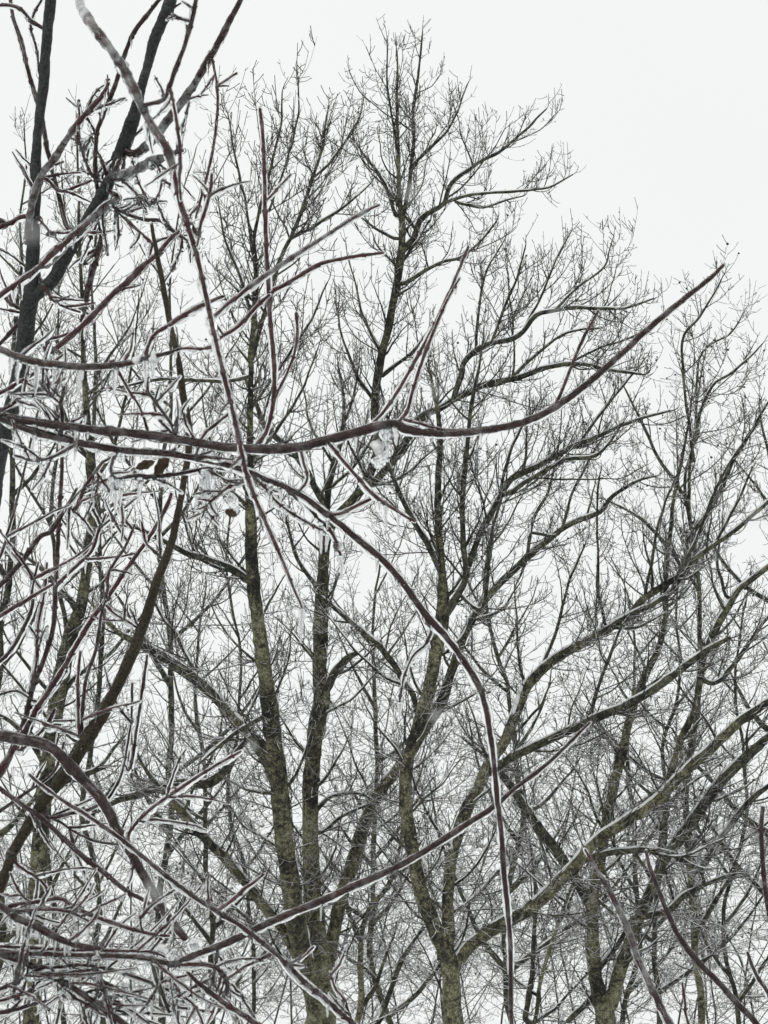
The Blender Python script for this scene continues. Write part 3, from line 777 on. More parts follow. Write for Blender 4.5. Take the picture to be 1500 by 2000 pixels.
def fg_branch(root, t, material, ice, icicles, nodes, name='branch'):
    """one branch: bark with nodes and buds; sub-parts ice_glaze and icicles"""
    n = len(t.P)
    px = t.D / F
    step = t.len / max(1, n - 1)
    core = t.R / (1.26 if ice > 0 else 1.0)
    if ice >= 2: ice = ice * 0.95 + 0.9
    bul = np.ones(n)
    bud_v, bud_q = [], []
    T = norm(np.gradient(t.P, axis=0))
    if nodes:
        s = rnd.uniform(15, 50)
        while s < t.len - 6:
            i = int(s / step)
            if 1 < i < n - 2:
                d_ = (np.arange(n) - i) * step
                bul += rnd.uniform(0.22, 0.5) * np.exp(-(d_ / 3.6) ** 2)
                for sd in (-1, 1):
                    if rnd.random() < 0.7:
                        a = norm(np.cross(T[i], [rnd.uniform(-.3, .3), 1, rnd.uniform(-.3, .3)])) * sd
                        L = max(core[i] * 2.4, 5.5 * px[i]) * rnd.uniform(0.7, 1.2)
                        b0 = t.P[i] + a * core[i] * 0.5
                        d2 = norm(a * 0.75 + T[i])
                        Pb = np.stack([b0, b0 + d2 * L * 0.35, b0 + d2 * L * 0.75, b0 + d2 * L])
                        Rb = np.array([0.22, 0.3, 0.19, 0.02]) * L
                        v, q = tube_one(Pb, Rb, 6)
                        bud_q.append(q + sum(len(x) for x in bud_v)); bud_v.append(v)
            s += rnd.uniform(30, 82)
    core = core * np.minimum(bul, 1.7) * (1 + 0.05 * smooth_noise(n, 2))
    e = t.P[-1] + T[-1] * core[-1] * 0.7
    P = np.vstack([t.P, e, e + T[-1] * core[-1] * 0.1]); R = np.r_[core, core[-1] * 0.6, core[-1] * 0.03]
    V, Q = tubes(P[None], R[None], 10, radial=1 + 0.03 * rng.normal(size=(1, len(P), 10)))
    if bud_v:
        bv = np.vstack(bud_v); bq = np.vstack(bud_q) + len(V)
        V = np.vstack([V, bv]); Q = np.vstack([Q, bq])
    o = mesh_obj(name, V, Q, material, root)
    place(o, t.P[0])
    if ice > 0:
        thick = ice * px * (0.95 + 0.5 * smooth_noise(n, 5) + 0.3 * smooth_noise(n, 2.2))
        thick += 0.35 * ice * px * np.maximum(0, bul - 1.15)
        thick *= 1 - 0.55 * (np.arange(n) / max(1, n - 1)) ** 4
        Ri = core / np.minimum(bul, 1.7) + np.maximum(thick, 0.9 * px)
        Ri[0] *= 0.7
        C = t.P - UP * (0.3 * thick)[:, None]
        e = C[-1] + T[-1] * Ri[-1] * 0.9
        C2 = np.vstack([C, e, e + T[-1] * Ri[-1] * 0.35, e + T[-1] * Ri[-1] * 0.4])
        R2 = np.r_[Ri, Ri[-1] * 0.8, Ri[-1] * 0.45, Ri[-1] * 0.02]
        # first ring closed inside the parent
        C2 = np.vstack([C2[0] - T[0] * Ri[0] * 0.2, C2]); R2 = np.r_[Ri[0] * 0.02, R2]
        V, Q = tubes(C2[None], R2[None], 12, radial=1 + 0.05 * rng.normal(size=(1, len(C2), 12)))
        io = mesh_obj('ice_glaze', V, Q, M['ice'], o)
        place(io, t.P[0])
    if icicles > 0:
        m_ = int(t.len / 100.0 * icicles + rnd.random())
        for _ in range(m_):
            i = rnd.randrange(max(1, n // 12), n)
            if abs(T[i][2]) > 0.8: continue
            if t.x[i] < -30 or t.x[i] > 1530 or t.y[i] < -40 or t.y[i] > 2040: continue
            hang(o, t, i, rnd.uniform(8, 16) + 30 * rnd.random() ** 2.2, rnd.uniform(2.2, 4.2))
    return o


def icicle_mesh(k):
    m_ = 12
    z = -np.linspace(0, 1, m_)
    r = (1 - np.linspace(0, 1, m_)) ** 0.55 * (1 + 0.14 * np.sin(np.arange(m_) * 2.1 + k) + 0.06 * rng.normal(size=m_))
    r[-2] = max(r[-2], 0.34); r[-1] = 0.03
    P = np.stack([0.4 * smooth_noise(m_, 4), 0.4 * smooth_noise(m_, 4), z], -1)
    P[0, :2] = 0
    P[:, :2] *= 0.5
    P = np.vstack([[0, 0, 0.02], P]); r = np.r_[0.03, r]
    a = np.arange(8) * math.pi / 4
    V = np.concatenate([np.stack([P[i, 0] + r[i] * np.cos(a), P[i, 1] + r[i] * np.sin(a), np.full(8, P[i, 2])], -1) for i in range(len(P))])
    i = np.arange(len(P) - 1)[:, None] * 8; j = np.arange(8)[None]; j2 = (j + 1) % 8
    Q = np.stack([i + j, i + j2, i + 8 + j2, i + 8 + j], -1).reshape(-1, 4)[:, ::-1]
    o = mesh_obj('icicle', V, Q, M['ice'])
    me = o.data
    bpy.data.objects.remove(o)
    return me


ICICLE = [icicle_mesh(k) for k in range(7)]


def hang(branch, t, i, L, r):
    px = t.D[i] / F
    o = bpy.data.objects.new('icicle', rnd.choice(ICICLE))
    COL.objects.link(o)
    o.parent = branch
    o.location = t.P[i] - t.P[0] - UP * (t.R[i] * 0.6)
    o.scale = (r * px, r * px, L * px)
    o.rotation_euler = (rnd.uniform(-.06, .06), rnd.uniform(-.06, .06), rnd.uniform(0, 6))


MATS = {'m': 'rimed', 'r': 'red', 'd': 'darkred', 'b': 'brown_stem', 'g': 'grey_stem'}


def build_shrub(name, label, cat, group, D, stem, branches, extra=None):
    traces, objs = [], []
    tr = Trace(stem[0], D, stem[2], 8, 0.8)
    P, R = to_ground(tr.P, tr.R, 1.25, 10, (stem[3], 0.1))
    root = empty(name, P[0], label, cat, group)
    o = limb_mesh('stem', P, R, M[MATS[stem[1]]], root, 16, 0.05)
    traces.append(tr); objs.append(o)
    for spec in branches:
        mk, ice, icl, sl, pts = spec
        d, pt, i = nearest(traces, pts[0][0], pts[0][1])
        D0 = pt.D[i]
        if 2 < d < 60:
            pts = [(pt.x[i], pt.y[i], min(pt.w[i] * 0.8, pts[0][2]))] + list(pts)
        wm = max(p[2] for p in pts)
        t = Trace(pts, D0, sl, 5.0 if wm > 5 else 4.0, 0.5)
        o = fg_branch(root, t, M[MATS[mk]], ice, icl, mk in 'rd' and wm < 14)
        traces.append(t); objs.append(o)
    if extra:
        for (x0, y0, x1, y1, cnt, lmin, lmax, ice) in extra:
            tries = 0
            while cnt > 0 and tries < 400:
                tries += 1
                t = rnd.choice(traces)
                i = rnd.randrange(len(t.x))
                if not (x0 < t.x[i] < x1 and y0 < t.y[i] < y1): continue
                cnt -= 1
                i1 = min(i + 2, len(t.x) - 1); i0 = max(i1 - 3, 0)
                a = math.atan2(t.y[i1] - t.y[i0], t.x[i1] - t.x[i0]) + rnd.choice((-1, 1)) * rnd.uniform(0.45, 1.15); L = rnd.uniform(lmin, lmax)
                bend = rnd.uniform(-0.14, 0.14)
                pts = [(t.x[i], t.y[i], 4.5)]
                x, y = t.x[i], t.y[i]
                for q in range(4):
                    x += math.cos(a) * L / 4; y += math.sin(a) * L / 4; a += bend + rnd.uniform(-.12, .12)
                    pts.append((x, y, 4.2 - 0.75 * q))
                tt = Trace(pts, t.D[i], rnd.uniform(-0.8, 0.8), 4.0, 0.6)
                fg_branch(root, tt, M[rnd.choice(('red', 'darkred'))], ice * rnd.uniform(0.6, 1.2), 1.6, True, 'twig')
    return root, traces, objs


# each branch: bark, ice thickness (px), icicles per 100 px, depth slope, points base -> tip (x, y, width)
YT = [
    ('g', 0, 0, -0.1, [(60, 585, 26), (104, 546, 26), (122, 512, 27), (155, 455, 24), (193, 392, 24), (215, 350, 25), (235, 300, 28), (250, 262, 30), (265, 215, 25), (277, 167, 19), (287, 133, 18), (300, 83, 22), (313, 50, 23),
                      (333, 0, 25), (360, -120, 20), (375, -260, 14)]),
    ('r', 5.5, 0.3, -3.2, [(372, -235, 8.0), (300, -215, 8.8), (215, -150, 8.8), (165, -70, 8.8), (156, 0, 8.0), (172, 35, 8.8), (187, 57, 9.6), (215, 95, 10.4), (240, 132, 11.2), (262, 175, 11.2), (277, 207, 10.4), (300, 250, 9.6), (323, 285, 9.6), (334, 315, 8.8),
                        (342, 350, 8.8), (352, 395, 8.8), (370, 450, 8.8), (386, 505, 8.0), (400, 567, 8.0), (412, 625, 8.0), (426, 685, 7.2), (440, 745, 7.2), (454, 803, 7.2), (466, 855, 7.2), (480, 920, 7.2), (498, 972, 6.4), (520, 1022, 6.4), (545, 1080, 5.6), (570, 1140, 4.8), (590, 1188, 4.0)]),
    ('d', 2.5, 0.5, -0.6, [(265, 300, 14), (300, 270, 13), (325, 238, 13), (350, 205, 13), (380, 163, 12), (405, 120, 12), (427, 83, 12), (450, 37, 11), (470, 0, 9), (500, -70, 7)]),
    ('d', 2.0, 0.4, 0.4, [(130, 440, 8), (115, 380, 8), (100, 322, 8), (90, 280, 8), (80, 218, 8), (68, 183, 8), (55, 138, 7), (40, 78, 7), (25, 30, 6), (18, -30, 5)]),
    ('r', 4.5, 0.6, -0.8, [(55, 470, 9), (62, 400, 9), (80, 345, 9), (103, 313, 9), (130, 272, 9), (152, 240, 9), (180, 210, 8), (200, 186, 7), (212, 163, 6)]),
    ('d', 1.5, 0.4, -0.5, [(193, 392, 7), (186, 330, 7), (189, 262, 7), (197, 236, 7), (211, 200, 8), (226, 163, 8), (245, 102, 8), (262, 62, 9), (290, 25, 8), (315, -5, 7)]),
    ('d', 1.5, 0.6, -0.3, [(283, 205, 7), (318, 195, 8), (332, 165, 8), (345, 130, 8), (360, 90, 8), (374, 42, 9), (383, 0, 8), (392, -50, 7)]),
    ('d', 2.5, 0, -0.3, [(374, 42, 5), (355, 38, 5), (338, 28, 5)]),
    ('r', 2.5, 0.3, -0.2, [(333, 175, 5), (345, 240, 6), (352, 300, 6), (350, 345, 5), (353, 390, 4)]),
    ('r', 1.5, 0.6, -0.2, [(412, 105, 4), (420, 142, 4), (425, 190, 5), (422, 250, 5), (412, 310, 5), (400, 360, 5), (382, 425, 4)]),
    ('r', 2.5, 1.5, 0.0, [(425, 167, 3.5), (440, 158, 3.5), (452, 150, 3.5), (462, 143, 4)]),
    ('r', 3.0, 0.3, -0.2, [(385, 480, 4), (392, 440, 5), (403, 405, 6), (412, 365, 6), (413, 340, 5)]),
    ('d', 7.0, 1.5, -0.7, [(205, 360, 8), (217, 346, 8), (250, 338, 8), (290, 318, 8), (330, 303, 7), (357, 294, 6)]),
    ('r', 6.5, 0.4, -0.4, [(228, 385, 6), (207, 403, 7), (167, 440, 7), (120, 482, 8), (67, 530, 8), (17, 565, 8), (-30, 600, 7)]),
    ('r', 5.0, 1.5, 0.0, [(305, 312, 4), (315, 348, 4), (310, 380, 4), (293, 400, 4), (280, 385, 4)]),
    ('d', 4.0, 1.0, -0.3, [(222, 405, 5), (252, 420, 6), (285, 430, 6), (312, 432, 6), (337, 450, 6), (365, 470, 6), (385, 482, 5)]),
    ('r', 3.5, 0.8, -0.3, [(228, 412, 5), (255, 437, 5), (280, 460, 5), (305, 482, 5)]),
    ('d', 3.5, 0.5, -0.2, [(205, 358, 5), (182, 346, 5), (166, 312, 5), (155, 280, 4), (135, 268, 4)]),
    ('d', 2.0, 0.5, 0.2, [(84, 55, 7), (60, 40, 6), (40, 18, 6), (10, 10, 5), (-30, 15, 4)]),
    ('d', 3.0, 0.3, 0.2, [(78, 150, 4), (72, 100, 4), (60, 55, 4), (66, 28, 4), (84, -5, 4)]),
    ('d', 1.0, 0.3, 0.2, [(50, 620, 7), (37, 603, 7), (20, 592, 7), (5, 578, 6), (-30, 560, 5)]),
    ('d', 1.0, 0.3, 0.2, [(50, 625, 8), (35, 634, 8), (18, 652, 8), (5, 666, 7), (-30, 700, 6)]),
    ('r', 4.0, 0.6, -0.3, [(75, 545, 5), (88, 560, 5), (100, 583, 5), (127, 600, 5), (157, 610, 4)]),
    ('d', 2.0, 0.4, -0.3, [(48, 670, 6), (68, 668, 5), (117, 657, 5), (150, 643, 4), (170, 630, 3.5)]),
    ('r', 5.0, 0.5, -0.5, [(95, 690, 8), (140, 655, 8), (180, 618, 9), (220, 575, 9), (255, 545, 9), (285, 515, 8), (307, 497, 8), (330, 470, 6), (350, 452, 5)]),
    ('d', 1.5, 0.3, 0.1, [(185, 405, 12), (200, 460, 13), (188, 500, 12), (174, 560, 11), (160, 627, 9)]),
    ('r', 3.0, 0.6, 0.1, [(70, 345, 5), (92, 352, 5), (115, 372, 6), (132, 372, 5), (155, 362, 5), (180, 352, 4)]),
    ('r', 3.0, 0.4, -0.5, [(68, 420, 7), (40, 425, 8), (15, 438, 8), (-20, 448, 8)]),
]
root_y, tr_y, ob_y = build_shrub('young_tree', 'young tree with forked dark grey stem and ice-coated branches at upper left', 'tree', None, 3.6,
    ([(-60, 1500, 40), (-40, 1200, 38), (-8, 920, 34), (25, 790, 31), (45, 690, 31), (56, 600, 34), (63, 550, 32), (65, 467, 24), (68, 400, 23), (70, 333, 22), (73, 267, 18), (84, 170, 20), (92, 67, 20), (99, 0, 22), (108, -120, 18), (112, -300, 12)], 'g', 0.0, -0.15),
    YT, [(150, 180, 420, 500, 48, 25, 100, 5.0), (0, 300, 240, 680, 28, 30, 110, 4.0), (250, 0, 460, 250, 7, 15, 50, 2.5), (400, 700, 600, 1200, 5, 15, 40, 2.5)])

AS = [
    ('m', 2.5, 1.2, -0.3, [(-135, 650, 12), (-60, 668, 12), (0, 682, 12), (25, 693, 12), (60, 705, 13), (105, 712, 13), (160, 716, 13), (210, 715, 12), (250, 710, 10), (290, 698, 8), (325, 690, 7), (352, 681, 5)]),
    ('m', 3.0, 0.45, -0.2, [(-150, 790, 18), (-70, 806, 16), (0, 813, 15), (40, 820, 15), (90, 827, 15), (150, 835, 15), (202, 842, 16), (216, 841, 22), (232, 843, 16), (290, 850, 16), (350, 858, 16), (400, 866, 16), (440, 873, 16), (500, 877, 17), (540, 877, 18), (580, 873, 18), (630, 862, 18),
                        (680, 849, 18), (720, 838, 17), (752, 830, 17), (772, 828, 18), (792, 838, 16), (825, 844, 15), (865, 846, 15), (910, 844, 15), (960, 838, 15), (1010, 828, 14), (1050, 814, 13), (1090, 792, 13), (1130, 763, 12), (1170, 730, 12), (1210, 694, 12), (1260, 648, 11), (1310, 605, 11), (1350, 573, 10), (1385, 545, 9), (1413, 518, 7)]),
    ('d', 5.0, 0.9, -0.15, [(-150, 796, 13), (-60, 803, 13), (0, 815, 13), (40, 833, 13), (80, 847, 15), (130, 858, 14), (180, 870, 13), (230, 879, 12), (280, 883, 12), (335, 887, 11), (390, 897, 11), (440, 908, 10), (480, 920, 10), (520, 937, 10), (560, 953, 10), (600, 975, 10), (635, 1003, 11), (662, 1022, 11), (700, 1055, 12), (745, 1092, 12),
                        (790, 1143, 12), (831, 1200, 13), (870, 1243, 11), (905, 1290, 11), (935, 1340, 12), (946, 1372, 10), (955, 1420, 10), (964, 1480, 9), (971, 1560, 10), (975, 1590, 10), (980, 1640, 9), (985, 1710, 10), (991, 1770, 9), (996, 1830, 9), (998, 1900, 8), (998, 1980, 8), (1002, 2040, 7)]),
    ('r', 4.5, 0.4, -0.3, [(643, 866, 6), (670, 900, 6), (700, 935, 6), (733, 970, 7), (770, 995, 6), (810, 1019, 4)]),
    ('r', 5.0, 0.3, -0.1, [(640, 1004, 6), (662, 1004, 6), (700, 987, 6), (733, 970, 6)]),
    ('r', 3.0, 0.1, 0.5, [(712, 842, 6), (730, 825, 6), (760, 790, 6), (800, 725, 6), (835, 660, 6), (870, 590, 6), (895, 530, 5), (915, 482, 4.5)]),
    ('r', 2.5, 0.1, 0.2, [(775, 828, 7), (790, 812, 7), (798, 795, 6), (810, 750, 6), (830, 690, 6), (850, 640, 6), (872, 590, 5), (897, 545, 4)]),
    ('r', 3.0, 0.0, -0.2, [(790, 820, 5), (815, 826, 5), (840, 834, 5), (868, 840, 4)]),
    ('r', 3.5, 0.1, 0.2, [(495, 874, 7), (512, 858, 7), (526, 825, 7), (534, 780, 8), (536, 720, 8), (531, 660, 8), (525, 580, 8), (521, 500, 8), (518, 420, 8), (517, 350, 7), (515, 290, 7), (512, 250, 6), (508, 213, 6)]),
    ('r', 2.5, 0.2, 0.4, [(533, 785, 5), (545, 760, 5), (560, 730, 5), (575, 690, 5), (581, 650, 5), (579, 612, 6)]),
    ('r', 1.2, 0.1, 0.2, [(1082, 797, 7), (1090, 780, 7), (1102, 752, 6), (1120, 705, 6), (1135, 670, 6), (1150, 640, 6), (1168, 608, 5)]),
    ('r', 3.5, 0.1, 0.3, [(526, 600, 7), (530, 572, 7), (560, 555, 7), (600, 530, 7), (628, 515, 7), (660, 507, 6), (700, 500, 6), (748, 494, 5)]),
    ('r', 4.5, 0.2, -0.3, [(410, 680, 5), (430, 660, 6), (467, 637, 6), (500, 600, 6), (526, 576, 5)]),
    ('r', 4.0, 0.1, 0.2, [(418, 625, 5), (433, 605, 6), (500, 552, 6), (560, 510, 6), (625, 468, 5), (665, 442, 5), (707, 417, 5), (740, 401, 4)]),
    ('r', 3.0, 0.4, 0.0, [(522, 390, 4), (545, 366, 4), (568, 342, 3.5)]),
    ('r', 4.5, 0.6, -0.2, [(285, 690, 5), (300, 655, 6), (330, 635, 6), (370, 610, 7), (405, 592, 7), (438, 578, 5)]),
    ('d', 3.5, 1.5, 0.1, [(232, 882, 6), (220, 900, 6), (218, 925, 6), (230, 935, 6), (262, 930, 7), (300, 931, 8), (350, 925, 7), (410, 914, 5), (440, 918, 4)]),
    ('r', 3.5, 0.5, 0.1, [(480, 938, 5), (450, 950, 5), (425, 968, 5), (405, 988, 4), (395, 1010, 3)]),
    ('r', 5.0, 0.5, 0.1, [(382, 893, 4), (395, 855, 5), (420, 830, 5), (452, 806, 5)]),
    ('d', 1.5, 0.3, 0.3, [(345, 855, 6), (335, 830, 6), (320, 808, 6), (297, 777, 6), (280, 755, 5)]),
    ('r', 3.5, 0.5, 0.3, [(585, 960, 5), (600, 935, 4), (592, 900, 5), (586, 868, 5)]),
    ('r', 3.5, 0.8, 0.0, [(560, 955, 5), (590, 980, 5), (620, 1010, 6), (650, 1045, 6), (665, 1085, 5)]),
    ('d', 4.0, 1.0, 0.0, [(150, 866, 6), (110, 890, 5), (70, 900, 5), (30, 890, 4)]),
    ('r', 5.0, 0.8, 0.2, [(-130, 800, 6), (-40, 785, 7), (0, 768, 7), (35, 748, 7), (75, 725, 6), (130, 690, 4)]),
    ('r', 5.0, 0.8, 0.0, [(-130, 830, 6), (-40, 820, 6), (15, 795, 6), (50, 770, 6), (90, 757, 5), (127, 740, 4)]),
    ('d', 1.5, 0.4, 0.2, [(118, 845, 7), (122, 815, 7), (119, 787, 7), (126, 755, 5)]),
    ('r', 2.5, 0.3, 0.2, [(119, 790, 4), (100, 772, 4), (84, 754, 4)]),
    ('r', 2.0, 0.3, 0.4, [(220, 705, 6), (250, 760, 5), (275, 800, 4), (290, 845, 4)]),
    ('r', 3.5, 0.6, 0.0, [(330, 885, 5), (350, 868, 5), (330, 840, 5), (312, 820, 4), (300, 790, 4)]),
    ('r', 5.0, 1.2, 0.0, [(495, 930, 5), (515, 950, 5), (545, 985, 4), (590, 1015, 4), (640, 1042, 4)]),
    ('d', 4.0, 0.3, 0.3, [(830, 1200, 5), (842, 1232, 5), (830, 1260, 4), (808, 1280, 4), (790, 1320, 3.5), (780, 1370, 3)]),
    ('d', 3.0, 0.3, 0.3, [(938, 1345, 8), (948, 1353, 6), (957, 1352, 4)]),
]
root_a, tr_a, ob_a = build_shrub('icy_shrub', 'shrub whose long arching branch sweeps right across the middle, glazed in ice', 'shrub', 'ice-glazed shrubs in the foreground', 2.3,
    ([(-210, 2700, 52), (-200, 2000, 46), (-190, 1400, 42), (-165, 1000, 36), (-150, 790, 28), (-138, 650, 18), (-130, 520, 9)], 'b', 0.0, -0.05),
    AS, [(0, 680, 420, 900, 32, 25, 95, 4.5), (200, 880, 500, 1010, 14, 20, 70, 5.0)])

BS = [
    ('d', 1.2, 0.2, 0.3, [(-125, 1380, 12), (-60, 1560, 12), (0, 1500, 12), (30, 1450, 11), (50, 1400, 11), (65, 1340, 10), (85, 1290, 10), (104, 1225, 10), (108, 1150, 9), (112, 1080, 9), (116, 1000, 9), (119, 950, 8), (123, 870, 7)]),
    ('r', 3.0, 0.2, 0.2, [(-120, 1690, 9), (-50, 1590, 9), (10, 1490, 9), (47, 1430, 9), (73, 1383, 9), (100, 1343, 9), (127, 1300, 9), (157, 1247, 8), (187, 1200, 8), (207, 1173, 8), (233, 1133, 8), (263, 1090, 7), (293, 1047, 7), (320, 1000, 7), (335, 965, 6)]),
    ('r', 1.5, 0.2, 0.3, [(205, 1176, 6), (210, 1150, 6), (213, 1117, 6), (247, 1063, 5), (263, 1025, 4)]),
    ('d', 1.5, 0.2, -0.2, [(160, 1440, 6), (160, 1400, 6), (167, 1333, 6), (187, 1267, 6), (198, 1200, 5), (206, 1172, 4)]),
    ('m', 3.5, 0.3, -0.25, [(-115, 1440, 24), (-50, 1436, 23), (0, 1437, 22), (40, 1443, 22), (77, 1450, 21), (110, 1467, 20), (150, 1510, 20), (187, 1547, 20), (213, 1587, 19), (233, 1627, 18), (253, 1662, 17), (290, 1727, 17), (317, 1773, 17), (343, 1810, 16), (362, 1832, 14)]),
    ('d', 1.5, 0.3, -0.3, [(-110, 1450, 8), (-60, 1495, 9), (0, 1540, 9), (37, 1567, 9), (80, 1597, 9), (130, 1643, 10), (167, 1677, 10), (207, 1707, 10), (247, 1740, 9), (280, 1757, 8), (310, 1780, 5)]),
    ('d', 1.5, 0.3, 0.2, [(-90, 1640, 7), (0, 1583, 7), (30, 1563, 7), (67, 1537, 6), (93, 1520, 6), (112, 1495, 5), (125, 1450, 4)]),
    ('d', 2.0, 0.4, 0.1, [(88, 1575, 8), (93, 1597, 8), (133, 1590, 7), (167, 1583, 6), (207, 1563, 5), (230, 1530, 5), (242, 1495, 4), (250, 1450, 4), (257, 1400, 4), (258, 1335, 4)]),
    ('d', 1.5, 0.3, 0.1, [(100, 1595, 5), (120, 1607, 4.5), (150, 1627, 4.5), (187, 1643, 4.5), (235, 1650, 4)]),
    ('r', 6.5, 0.3, 0.2, [(250, 1645, 5), (255, 1622, 6), (287, 1587, 6), (327, 1557, 6), (367, 1530, 6), (417, 1498, 5), (470, 1468, 4)]),
    ('r', 2.5, 0.4, 0.1, [(-115, 1240, 6), (-50, 1225, 6), (0, 1203, 7), (33, 1183, 7), (63, 1165, 6), (105, 1140, 5)]),
    ('d', 2.5, 0.3, 0.1, [(-115, 1330, 6), (-40, 1315, 6), (10, 1283, 6), (40, 1240, 6), (63, 1187, 6), (63, 1150, 5), (75, 1100, 4)]),
    ('d', 1.5, 0.3, 0.2, [(-115, 1250, 10), (-40, 1180, 10), (10, 1133, 10), (40, 1100, 10), (77, 1050, 10), (103, 1035, 8), (130, 990, 6), (150, 955, 5)]),
    ('r', 3.5, 0.5, 0.2, [(110, 1150, 5), (117, 1137, 6), (153, 1103, 6), (180, 1075, 5), (192, 1040, 5), (207, 1005, 4)]),
    ('r', 2.0, 0.4, 0.1, [(147, 995, 7), (167, 950, 7), (187, 920, 6), (200, 903, 5)]),
    ('r', 4.5, 0.4, 0.0, [(187, 920, 5), (200, 940, 5), (214, 958, 4), (235, 975, 3)]),
    ('d', 1.5, 0.3, 0.2, [(-110, 1120, 6), (-30, 1110, 6), (0, 1087, 6), (15, 1040, 5), (27, 1000, 5), (45, 930, 4), (62, 855, 4), (80, 780, 3.5)]),
    ('r', 2.5, 0.3, 0.1, [(155, 1440, 5), (152, 1333, 5), (157, 1273, 5)]),
    ('r', 5.0, 0.4, 0.1, [(60, 1350, 4), (72, 1290, 5), (74, 1230, 5), (88, 1150, 4), (92, 1100, 4)]),
    ('d', 4.0, 0.4, 0.0, [(255, 1500, 5), (268, 1420, 5), (280, 1335, 5), (288, 1280, 4)]),
    ('r', 4.5, 0.6, 0.0, [(275, 1230, 5), (250, 1215, 4), (225, 1200, 4), (205, 1180, 4)]),
    ('r', 3.5, 0.4, 0.0, [(316, 1090, 5), (300, 1075, 5), (285, 1060, 4), (277, 1020, 4)]),
    ('d', 4.0, 0.4, 0.1, [(130, 1310, 5), (80, 1370, 4), (30, 1350, 4), (-20, 1365, 4)]),
    ('r', 5.0, 0.4, 0.0, [(40, 1465, 4), (70, 1440, 5), (95, 1410, 5), (108, 1385, 4)]),
    ('r', 5.5, 0.4, 0.0, [(20, 1660, 5), (35, 1690, 5), (80, 1720, 5), (98, 1750, 4)]),
]
root_b, tr_b, ob_b = build_shrub('icy_shrub', 'shrub with thick olive-brown stem leaning up from the lower left edge among red twigs', 'shrub', 'ice-glazed shrubs in the foreground', 3.0,
    ([(-130, 2300, 34.4), (-105, 2080, 27.5), (-55, 1850, 22.4), (0, 1733, 20.6), (30, 1657, 20.6), (57, 1610, 21.5), (83, 1567, 21.5), (117, 1527, 22.4), (140, 1497, 23.2), (157, 1467, 24.9), (178, 1430, 28.4), (203, 1393, 22.4), (233, 1333, 21.5), (260, 1273, 21.5), (287, 1200, 19.8), (307, 1133, 18.1), (333, 1067, 15.5), (348, 1000, 13.8), (358, 945, 12.9), (370, 850, 13.8), (357, 767, 13.8), (347, 700, 12.0),
      (333, 633, 11.2), (320, 567, 11.2), (307, 500, 9.5), (296, 440, 6.9)], 'b', -0.05, -0.1),
    [('b', 0, 0, 0.0, [(-100, 2080, 26), (-130, 1800, 26), (-122, 1560, 25), (-116, 1400, 20), (-112, 1200, 14), (-105, 1060, 7)])] + BS,
    [(0, 900, 330, 1300, 26, 40, 150, 3.2), (0, 1400, 330, 1760, 18, 40, 140, 3.4)])

